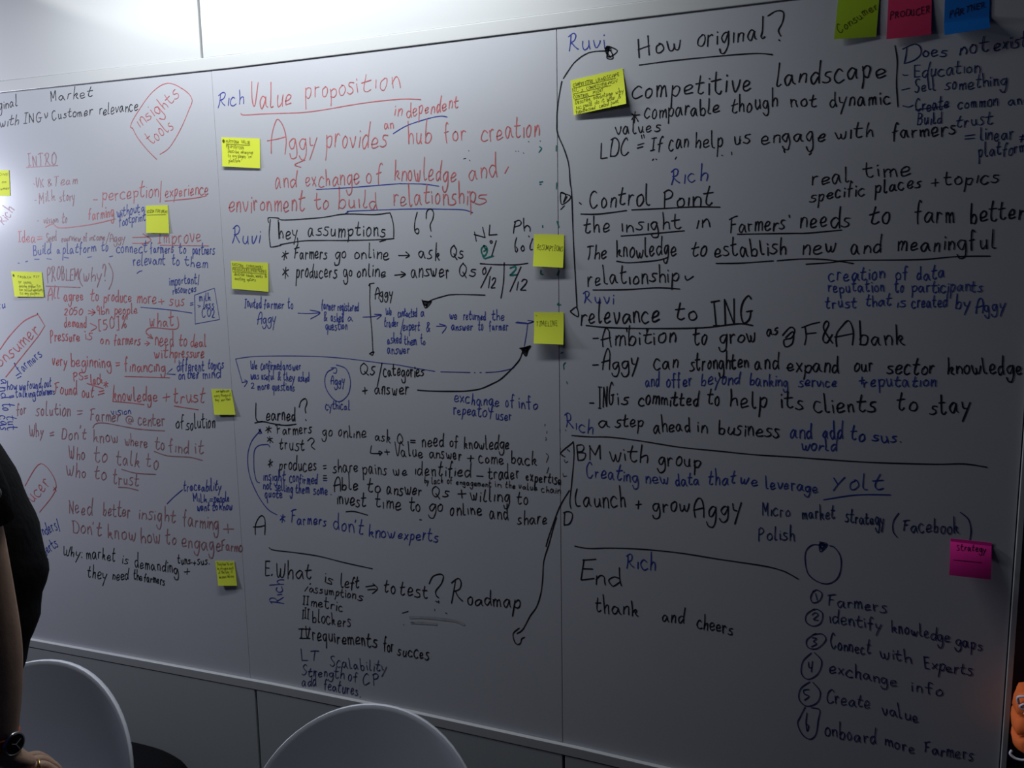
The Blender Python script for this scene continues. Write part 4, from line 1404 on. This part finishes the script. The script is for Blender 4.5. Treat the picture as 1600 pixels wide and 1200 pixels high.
def note(hdr, words):
    a, lab = hdr.split('|'); a = a.split()
    c = [float(q) for q in a[:12]]; colr = a[12]
    TL, TR, BR, BL = [Vector(c[i:i + 3]) for i in (0, 3, 6, 9)]
    wm, hm = (TR - TL).length, (BL - TL).length
    def prof(v):
        if colr == 'U': return max(0.0, (v - .68) / .32) ** 1.25
        if colr == 'M':
            if v < .1: return 0.0
            t = (v - .1) / .9; return t * (1.35 - .35 * t)
        return v ** 1.8
    def surf(u, v, l=0.0):
        T = TL.lerp(TR, u); B = BL.lerp(BR, u); p = T.lerp(B, v)
        p.y = T.y + (B.y - T.y) * prof(v) - l
        return p
    NU, NV = 6, 20
    bm = bmesh.new()
    fr = [[bm.verts.new(surf(i / NU, j / NV, 0.0006)) for i in range(NU + 1)] for j in range(NV + 1)]
    bk = [[bm.verts.new(surf(i / NU, j / NV, 0.0002)) for i in range(NU + 1)] for j in range(NV + 1)]
    for j in range(NV):
        for i in range(NU):
            bm.faces.new((fr[j][i], fr[j + 1][i], fr[j + 1][i + 1], fr[j][i + 1]))
            bm.faces.new((bk[j][i], bk[j][i + 1], bk[j + 1][i + 1], bk[j + 1][i]))
    for j in range(NV):
        bm.faces.new((fr[j][0], bk[j][0], bk[j + 1][0], fr[j + 1][0])); bm.faces.new((fr[j][NU], fr[j + 1][NU], bk[j + 1][NU], bk[j][NU]))
    for i in range(NU):
        bm.faces.new((fr[0][i], fr[0][i + 1], bk[0][i + 1], bk[0][i])); bm.faces.new((fr[NV][i], bk[NV][i], bk[NV][i + 1], fr[NV][i + 1]))
    o = link('sticky_note', bm, M[colr], None, False)
    tag(o, lab.strip(), 'sticky note', 'sticky notes on the whiteboards')
    # writing, laid out in metres on the paper
    place = lambda x, y, l: surf(min(max(x / wm, 0), 1), min(max(-y / hm, 0), 1), 0.0006 + l)
    pen = 'P' if colr in 'YL' else 'Q'
    its = []
    for w in words:
        k, rest = w[0], w[2:].split(' ')
        if k in 'wr':
            u0, v0, u1, v1, h = [float(q) for q in rest[1:]]
            x0, y0, x1, y1 = u0 * wm, -v0 * hm, u1 * wm, -v1 * hm
            h *= hm * (.52 if rest[0].isupper() else .86)
            if k == 'w': ux, uy = 0, h
            else:
                d = Vector((x1 - x0, y1 - y0)).normalized(); ux, uy = -d.y * h, d.x * h
            for s in word_strokes(rest[0], x0, y0, x1, y1, ux, uy): its.append((pen, 0.0008 if colr == 'Y' else 0.0013, smooth2(s, 3)))
        elif k in 'lP':
            u0, v0, u1, v1 = [float(q) for q in rest]
            its.append((pen, 0.0009, [(u0 * wm, -v0 * hm), (u1 * wm, -v1 * hm)]))
        elif k == 'd':
            u0, v0, r_ = [float(q) for q in rest]
            for q in range(5):
                yy = -v0 * hm + (q - 2) * r_ * hm * .4; hw = r_ * hm * (1 - abs(q - 2) * .22)
                its.append((pen, r_ * hm * .55, [(u0 * wm - hw * .8, yy), (u0 * wm + hw * .8, yy)]))
    if its: tag(ink_object('handwriting', its, place, o), kind='stuff')
cur_h, ws = None, []
for line in NOTES.strip().split('\n'):
    if line[0] == 'n':
        if cur_h: note(cur_h, ws)
        cur_h, ws = line[2:], []
    else: ws.append(line)
note(cur_h, ws)

# ------------------------------------------------------------------ chairs with a round-topped plastic shell
def make_chair(loc, rz, lab, recline, a=0.235, b=0.235):
    """local: seat extends to -y from the back, back rises at y = 0; origin on the floor under the back's foot"""
    t = empty('shell_chair', loc, rz); tag(t, lab, 'chair', 'white shell chairs in front of the whiteboards')
    H, Z0 = 0.773, 0.40
    # backrest: outline in (s, h) with a round top, curved about a vertical axis, leaning back
    hb = (H - Z0) / math.cos(recline)
    def outline():
        pts = []
        for i in range(33):
            th = math.pi * i / 32
            pts.append((a * math.cos(th), hb - b + b * math.sin(th)))
        low = [(-a * .985, hb - b - .05), (-a * .93, hb * .25), (-a * .80, 0.0)]
        return pts + low + [(0, -0.01)] + [(-p[0], p[1]) for p in low[::-1]]
    out = outline()
    def P(s, h, off):
        y = -(s / a) ** 2 * 0.048 + off
        return Vector((s, y * math.cos(recline) + h * math.sin(recline), Z0 + h * math.cos(recline) - y * math.sin(recline)))
    bm = bmesh.new(); T = 0.0068
    cen = (0, hb * .5)
    def ring(k, off): return [bm.verts.new(P(cen[0] + (p[0] - cen[0]) * k, cen[1] + (p[1] - cen[1]) * k, off)) for p in out]
    ks = (1.0, .994, .95, .8, .6, .4, .2)
    fr = [ring(k, -T * (0.88 if k == 1.0 else 1.0)) for k in ks]; bk = [ring(k, T * (0.88 if k == 1.0 else 1.0)) for k in ks]
    n = len(out)
    for R_, flip in ((fr, False), (bk, True)):
        for A, B in zip(R_, R_[1:]):
            for i in range(n):
                f = (A[i], A[(i + 1) % n], B[(i + 1) % n], B[i]); bm.faces.new(f if not flip else f[::-1])
        bm.faces.new(R_[-1] if not flip else R_[-1][::-1])
    for i in range(n): bm.faces.new((fr[0][i], bk[0][i], bk[0][(i + 1) % n], fr[0][(i + 1) % n]))
    bmesh.ops.recalc_face_normals(bm, faces=bm.faces)
    link('backrest', bm, M['chair'], t, True)
    bm = bmesh.new(); rings = []
    for z, k in ((-.012, .93), (-.006, 1.0), (.006, 1.0), (.012, .94)):
        rings.append([(0.225 * k * (1 - .12 * (math.sin(th) > .3)) * math.cos(th), -0.19 + 0.2 * k * math.sin(th), Z0 + z + .02 * (math.cos(th) ** 2) - (.02 if math.sin(th) < -.6 else 0)) for th in [2 * math.pi * i / 32 for i in range(32)]])
    loft(bm, rings); link('seat', bm, M['chair'], t, True)
    for sx in (-1, 1):
        for y0, y1 in ((-.08, .03), (-.31, -.38)):
            bm = bmesh.new(); tube(bm, [(sx * .15, y0, Z0 - .01), (sx * .19, (y0 + y1) / 2, .22), (sx * .215, y1, 0.0)], [.011, .0105, .009], 10)
            link('leg', bm, M['steel'], t, True)
    bm = bmesh.new(); tube(bm, [(-.16, -.08, Z0 - .02), (-.16, -.31, Z0 - .02), (.16, -.31, Z0 - .02), (.16, -.08, Z0 - .02)], .009, 8, True)
    link('seat_frame', bm, M['steel'], t, True)
    return t
make_chair((-0.826, -0.677, 0), 0.272, 'white chair with round-topped back at the bottom centre, lighter of the two', 0.318)
make_chair((-1.627, -0.722, 0), 0.264, 'dim white chair with round-topped back, beside the person at the lower left', 0.234)

# ------------------------------------------------------------------ person at the left edge
VD = Vector((-0.80173766, 0.59767611, 0)); SD = Vector((0.59767611, 0.80173766, 0)); CC = Vector((0, -1.95, 0))
KP = 0.9
def qq(s, r, z): return CC + VD * r + SD * s + Vector((0, 0, z))
def pp(s, r, z): return qq(s * KP, r * KP, 1.65 - (1.65 - z) * KP)     # s: the way the person faces, r: distance, z: height
person = empty('person', qq(-.40, 1.60, 0)); tag(person, 'standing person in black t-shirt with watch, cut off by the left edge of the frame', 'person')
POFF = person.location.copy()
def skin_mesh(name, chains, m, sub=2, root=0):
    """chains: (points, radii, parent index of the first point or None) joined into one skinned tree"""
    V, E, Rr = [], [], []
    for pts, rad, par in chains:
        prev = par
        for p, r in zip(pts, rad):
            V.append(Vector(p) - POFF); Rr.append(r); i = len(V) - 1
            if prev is not None: E.append((prev, i))
            prev = i
    me = bpy.data.meshes.new(name); me.from_pydata(V, E, [])
    o = bpy.data.objects.new(name, me); COL.objects.link(o); o.parent = person
    me.materials.append(m)
    if not me.skin_vertices: 
        bm_ = bmesh.new(); bm_.from_mesh(me); bm_.verts.layers.skin.verify(); bm_.to_mesh(me); bm_.free()
    sv = me.skin_vertices[0].data
    for i, r in enumerate(Rr):
        sv[i].radius = (r[0] * KP, r[1] * KP) if isinstance(r, tuple) else (r * KP, r * KP); sv[i].use_root = (i == root)
    md = o.modifiers.new('skin', 'SKIN'); md.use_smooth_shade = True; md.branch_smoothing = 0.6
    ms = o.modifiers.new('sub', 'SUBSURF'); ms.levels = sub; ms.render_levels = sub
    return o
# body: pelvis, spine, neck, head | arm on the camera side | far arm | legs
RA, RF, RT = 1.565, 2.02, 1.78
body = [
    ([pp(-.11, RT, .96), pp(-.10, RT, 1.10), pp(-.10, RT, 1.24), pp(-.13, RT, 1.38), pp(-.15, RT, 1.45), pp(-.145, RT, 1.50), pp(-.118, RT, 1.565), pp(-.12, RT, 1.64), pp(-.13, RT, 1.69)],
     [(.105, .095), (.095, .085), (.10, .09), (.085, .08), (.06, .06), (.058, .058), (.078, .070), (.092, .080), (.070, .062)], None),
    ([pp(-.10, 1.66, 1.405), pp(-.075, 1.595, 1.385), pp(-.043, RA, 1.25), pp(-.032, RA, 1.12), pp(-.030, RA, 1.04), pp(-.033, RA, .95), pp(-.036, RA, .885), pp(-.028, RA, .850), pp(-.010, RA, .836), pp(.008, RA, .820)],
     [.055, .056, .049, .045, .047, .041, (.031, .031), (.024, .034), (.019, .037), (.015, .037)], 3),
    ([pp(-.10, 1.90, 1.405), pp(-.08, 1.965, 1.385), pp(-.10, 2.0, 1.25), pp(-.13, RF, 1.12), pp(-.15, RF, 1.02), pp(-.17, RF, .90), pp(-.17, RF, .85), pp(-.165, RF, .79)],
     [.055, .056, .048, .042, .042, .028, (.018, .03), (.014, .034)], 3),
]
legs = []
for rr, b in ((1.51, 0.0), (1.69, 1.0)):
    legs.append(([qq(-.13, rr, .90), qq(-.20 - b * .05, rr, .70), qq(-.29 - b * .09, rr, .48), qq(-.36 - b * .10, rr, .32), qq(-.44 - b * .11, rr, .10), qq(-.42 - b * .11, rr, .05), qq(-.31 - b * .11, rr, .035)],
                 [.085, .075, .058, .055, .04, .04, .034], 0))
nb = skin_mesh('body', body + legs, M['skin'])
# fingers of the near hand, spread forward from the knuckles; each a chain of its own in one hand mesh
def chain_mesh(name, chains, m, parent, sub=1):
    V, E, Rr, roots = [], [], [], []
    for pts, rad in chains:
        prev = None
        for p, r in zip(pts, rad):
            V.append(Vector(p) - POFF); Rr.append(r); i = len(V) - 1
            if prev is None: roots.append(i)
            else: E.append((prev, i))
            prev = i
    me = bpy.data.meshes.new(name); me.from_pydata(V, E, []); me.materials.append(m)
    bm_ = bmesh.new(); bm_.from_mesh(me); bm_.verts.layers.skin.verify(); bm_.to_mesh(me); bm_.free()
    o = bpy.data.objects.new(name, me); COL.objects.link(o); o.parent = parent
    sv = me.skin_vertices[0].data
    for i, r in enumerate(Rr): sv[i].radius = (r * KP, r * KP); sv[i].use_root = i in roots
    md = o.modifiers.new('skin', 'SKIN'); md.use_smooth_shade = True
    ms = o.modifiers.new('sub', 'SUBSURF'); ms.levels = 2; ms.render_levels = 2
    return o
def fingers(s0, r0, z0, side, dirs, dz):
    ch = []
    for k, (dr, L) in enumerate(((-.030, .070), (-.010, .080), (.011, .076), (.030, .060))):
        rr = r0 + dr; p0 = (s0 - .025, rr * 1.0, z0 + .001 - abs(k - 1.3) * .002)
        st = [(0, 0), (.36, .02), (.60, -.34), (.66, -.82)]
        ch.append(([pp(s0 - .022 + (L + .022) * a_ * dirs, rr + dr * a_ * .35, p0[2] + (L * b_) * dz) for a_, b_ in st], [.0105, .0100, .0088, .0072]))
    # thumb from the side of the palm near its base
    ch.append(([pp(s0 - .055, r0 - side * .020, z0 + .010), pp(s0 - .035, r0 - side * .045, z0 - .004), pp(s0 - .008, r0 - side * .058, z0 - .020), pp(s0 + .014, r0 - side * .060, z0 - .034)], [.013, .0125, .0105, .008]))
    return ch
hd = chain_mesh('hand_fingers', fingers(.008, RA, .822, -1, 1.0, 1.0), M['skin'], person)
fch = []
for k, (dr, L) in enumerate(((-.028, .068), (-.009, .078), (.010, .074), (.028, .058))):
    fch.append(([pp(-.165 + dr, RF, .80), pp(-.162 + dr * 1.05, RF, .80 - L * .45), pp(-.168 + dr * 1.05, RF, .80 - L * .8), pp(-.18 + dr, RF, .80 - L)], [.0105, .0098, .0088, .0072]))
fch.append(([pp(-.16, RF - .01, .86), pp(-.135, RF - .02, .83), pp(-.125, RF - .025, .80), pp(-.128, RF - .028, .775)], [.013, .012, .0105, .008]))
chain_mesh('hand_fingers', fch, M['skin'], person)
# face and hair
def ball(name, c, rx, m, parent, seg=16):
    bm = bmesh.new(); bmesh.ops.create_uvsphere(bm, u_segments=seg, v_segments=seg // 2 + 2, radius=1.0)
    for v in bm.verts:
        v.co = Vector(c) - POFF + (SD * v.co.x * rx[0] + VD * v.co.y * rx[1] + Vector((0, 0, v.co.z * rx[2]))) * KP
    return link(name, bm, m, parent, True)
ball('nose', pp(-.035, RT, 1.60), (.018, .013, .022), M['skin'], person)
ball('mouth', pp(-.045, RT, 1.558), (.010, .024, .006), M['lip'], person)
for sgn in (-1, 1):
    e = ball('eye', pp(-.050, RT + sgn * .031, 1.628), (.012, .013, .011), M['eyew'], person)
    ball('iris', pp(-.0405, RT + sgn * .031, 1.628), (.004, .006, .006), M['eyed'], e)
    ball('ear', pp(-.125, RT + sgn * .078, 1.615), (.018, .008, .03), M['skin'], person)
bm = bmesh.new(); bmesh.ops.create_uvsphere(bm, u_segments=24, v_segments=16, radius=1.0)
for v in list(bm.verts):
    if v.co.z < -.72 or (v.co.x > -.25 and v.co.z < -.1) or (v.co.x > .5 and v.co.z < .5): bm.verts.remove(v)
for v in bm.verts: v.co = pp(-.130, RT, 1.645) - POFF + (SD * v.co.x * .098 + VD * v.co.y * .086 + Vector((0, 0, v.co.z * .082))) * KP
link('hair', bm, M['hair'], person, True)
# t-shirt: lofted torso and two short sleeves, one garment
FRONT = [(.84, -.012), (.90, -.006), (.924, .012), (.965, .030), (1.012, .043), (1.052, .056), (1.09, .066), (1.143, .067), (1.181, .059), (1.225, .047), (1.275, .035), (1.312, .022), (1.36, .002), (1.40, -.025), (1.435, -.065), (1.46, -.09)]
BACK = [(.84, -.24), (1.0, -.225), (1.1, -.222), (1.25, -.235), (1.36, -.24), (1.43, -.215), (1.46, -.19)]
HALF = [(.84, .172), (.90, .17), (1.0, .17), (1.1, .172), (1.25, .18), (1.36, .185), (1.41, .15), (1.44, .10), (1.46, .07)]
bm = bmesh.new(); rings = []
zs = [.845, .85, .87, .89, .905] + [.92 + i * .02 for i in range(25)] + [1.42, 1.44, 1.455]
for z in zs:
    f, bk_, hw = interp(FRONT, z), interp(BACK, z), interp(HALF, z)
    c, d = (f + bk_) / 2, (f - bk_) / 2
    ring = []
    for i in range(32):
        th = 2 * math.pi * i / 32; cs, sn = math.cos(th), math.sin(th)
        q = 2 / 2.4
        s = c + d * math.copysign(abs(cs) ** q, cs); r = hw * math.copysign(abs(sn) ** q, sn)
        wr = .005 * noise.noise(Vector((s * 9, r * 9, z * 16))) + .004 * math.sin(z * 70 + th * 2) * max(0, 1.1 - abs(z - 1.0) * 4)
        ring.append(pp(s + wr * cs, RT + r + wr * sn, z) - POFF)
    rings.append(ring)
loft(bm, rings, cap=False)
link('t_shirt', bm, M['shirt'], person, True)
def sleeve(pts, rad):
    bm = bmesh.new(); tube(bm, [p - POFF for p in pts], rad, 20); return link('sleeve', bm, M['shirt'], person, True)
sleeve([pp(-.115, 1.74, 1.36), pp(-.095, 1.64, 1.378), pp(-.065, 1.575, 1.35), pp(-.046, 1.563, 1.29), pp(-.040, 1.562, 1.246)], [r_ * KP for r_ in (.07, .073, .068, .064, .062)])
sleeve([pp(-.115, 1.82, 1.36), pp(-.10, 1.92, 1.378), pp(-.09, 1.985, 1.35), pp(-.095, 2.0, 1.29), pp(-.10, 2.0, 1.246)], [r_ * KP for r_ in (.07, .073, .068, .064, .062)])
ball('button', pp(-.004, 1.52, 1.305), (.009, .006, .011), M['badge'], person)
# trousers and shoes
tr = [([pp(-.11, RT, .97), pp(-.11, RT, .90)], [(.135, .125), (.13, .12)], None)]
for rr, b in ((1.51, 0.0), (1.69, 1.0)):
    tr.append(([qq(-.13, rr, .90), qq(-.20 - b * .05, rr, .70), qq(-.29 - b * .09, rr, .48), qq(-.36 - b * .10, rr, .32), qq(-.44 - b * .11, rr, .09)], [.10, .09, .075, .072, .065], 1))
skin_mesh('trousers', tr, M['trouser'])
for rr, b in ((1.51, 0.0), (1.69, 1.0)):
    bm = bmesh.new()
    tube(bm, [p - POFF for p in (qq(-.50 - b * .11, rr, .05), qq(-.47 - b * .11, rr, .052), qq(-.40 - b * .11, rr, .05), qq(-.32 - b * .11, rr, .042), qq(-.25 - b * .11, rr, .034), qq(-.23 - b * .11, rr, .03))], [.02, .045, .05, .045, .036, .014], 14)
    for v in bm.verts: v.co.z = max(v.co.z, 0.0)
    link('shoe', bm, M['shoe'], person, True)
# wrist watch, dial turned to the room
wz = .884
watch = empty('wrist_watch'); watch.parent = person
bm = bmesh.new(); th = [2 * math.pi * i / 28 for i in range(28)]
def band(bm, z0, z1, r):
    rings = [[pp(-.036 + r * math.cos(t), RA + r * 1.05 * math.sin(t), z) - POFF for t in th] for z in (z0, z0 + .002, z1 - .002, z1)]
    loft(bm, rings)
band(bm, wz - .0105, wz + .0105, .0325); link('watch_strap', bm, M['strap'], watch, True)
ND = (SD * .60 - VD * .80).normalized(); WC = pp(-.0165, RA - .022, wz - .003) - POFF
WA = Vector((0, 0, 1)).cross(ND).normalized(); WB = ND.cross(WA)
def disc(rads, offs, n=32): return [[WC + ND * o_ + (WA * math.cos(2 * math.pi * i / n) + WB * math.sin(2 * math.pi * i / n)) * r_ for i in range(n)] for r_, o_ in zip([q * .92 for q in rads], [q * .92 for q in offs])]
bm = bmesh.new(); loft(bm, disc((.0150, .0185, .0190, .0180, .0160), (-.006, -.005, .002, .0055, .0060))); link('watch_case', bm, M['case'], watch, True)
bm = bmesh.new(); loft(bm, disc((.0158, .0155), (.0058, .0066))); link('watch_dial', bm, M['dial'], watch)
bm = bmesh.new()
for ang, L in ((.5, .010), (2.6, .0075), (5.2, .0115)):
    tube(bm, [WC + ND * .0070, WC + ND * .0070 + (WA * math.cos(ang) + WB * math.sin(ang)) * L], .0006, 6)
link('watch_hands', bm, M['hand'], watch)
bm = bmesh.new()
rc = pp(.018, RA - .0125, .8215) - POFF
tube(bm, [rc + VD * .0112 * math.cos(t) + Vector((0, 0, .0112)) * math.sin(t) for t in [2 * math.pi * i / 18 for i in range(18)]], .0016, 6, True)
link('finger_ring', bm, M['ring'], person, True)

# ------------------------------------------------------------------ orange bag on the dark wall, black bag on the floor
bagc = Vector((.462, -.055, .712))
ob = empty('drawstring_bag', (0, 0, 0)); tag(ob, 'crumpled orange fabric bag with white cords, at the right edge of the frame', 'bag')
bm = bmesh.new(); rings = []
prof = [(-.062, .112), (-.058, .119), (-.045, .122), (-.036, .121), (-.031, .117), (-.026, .121), (-.012, .122), (.004, .121), (.009, .117), (.014, .120), (.030, .120), (.044, .118), (.054, .114), (.058, .100)]
for z, hw in prof:
    ring = []
    for i in range(40):
        t = 2 * math.pi * i / 40
        cs, sn = math.cos(t), math.sin(t)
        w = 1 + .02 * noise.noise(Vector((cs * 3, sn * 3, z * 40))) + .012 * math.sin(t * 9 + z * 60)
        dip = .55 if hw < .118 and abs(z) < .05 else 1.0
        ring.append(bagc + Vector((hw * w * math.copysign(abs(cs) ** .45, cs), .042 * w * dip ** .4 * math.copysign(abs(sn) ** .55, sn), z + .004 * math.sin(t * 7 + z * 40))))
    rings.append(ring)
loft(bm, rings); link('cloth_body', bm, M['orange'], ob, True)
bm = bmesh.new()
tube(bm, catmull([bagc + Vector(p) for p in ((-.118, -.030, .040), (-.121, -.035, .054), (-.112, -.04, .0605), (-.085, -.042, .062), (-.05, -.04, .060), (.03, -.03, .10), (.0, -.0, .20), (.01, .06, .235))], 6), .0028, 8)
link('cord', bm, M['cord'], ob, True)
bm = bmesh.new()
tube(bm, catmull([bagc + Vector(p) for p in ((-.100, -.045, .045), (-.112, -.048, .048), (-.118, -.046, .040), (-.106, -.048, .038), (-.092, -.048, .046), (-.110, -.046, .026))], 6), .0026, 8)
link('cord', bm, M['cord'], ob, True)
bm = bmesh.new()
tube(bm, catmull([bagc + Vector(p) for p in ((-.125, -.036, -.060), (-.128, -.04, -.066), (-.119, -.043, -.072), (-.106, -.045, -.072), (-.094, -.045, -.066), (-.088, -.044, -.060), (-.07, -.044, -.064), (-.03, -.044, -.064))], 6), .0026, 8)
link('cord', bm, M['cord'], ob, True)
hk = empty('wall_hook', (0, 0, 0)); tag(hk, 'small dark hook holding the orange bag on the dark wall', 'hook')
bm = bmesh.new(); box(bm, .452, .492, .032, .041, .915, .985, .003); link('plate', bm, M['alud'], hk)
bm = bmesh.new(); tube(bm, catmull([(.472, .036, .935), (.472, -.01, .925), (.472, -.03, .94), (.472, -.03, .965)], 5), .005, 8); link('hook_arm', bm, M['alud'], hk, True)

fb = empty('floor_bag', (0, 0, 0)); tag(fb, 'low rounded black bag on the floor between the two chairs, mostly below the frame', 'bag')
bc = Vector((-2.03, -0.14, 0.175))
bm = bmesh.new(); rings = []
for i in range(13):
    ph = -math.pi / 2 + math.pi * i / 12
    k = max(math.cos(ph), .02) ** .6; z = bc.z * .5 * (1 + math.copysign(abs(math.sin(ph)) ** .8, math.sin(ph)))
    rings.append([(bc.x + .25 * k * math.copysign(abs(math.cos(t)) ** .8, math.cos(t)), bc.y + .12 * k * math.copysign(abs(math.sin(t)) ** .8, math.sin(t)), z) for t in [2 * math.pi * j / 36 for j in range(36)]])
loft(bm, rings); link('bag_body', bm, M['bag'], fb, True)
bm = bmesh.new(); tube(bm, catmull([(bc.x - .12, bc.y - .10, bc.z * .75), (bc.x - .1, bc.y - .15, bc.z * .55), (bc.x, bc.y - .17, bc.z * .4), (bc.x + .1, bc.y - .15, bc.z * .55), (bc.x + .12, bc.y - .10, bc.z * .75)], 6), .009, 8)
link('strap', bm, M['bag'], fb, True)
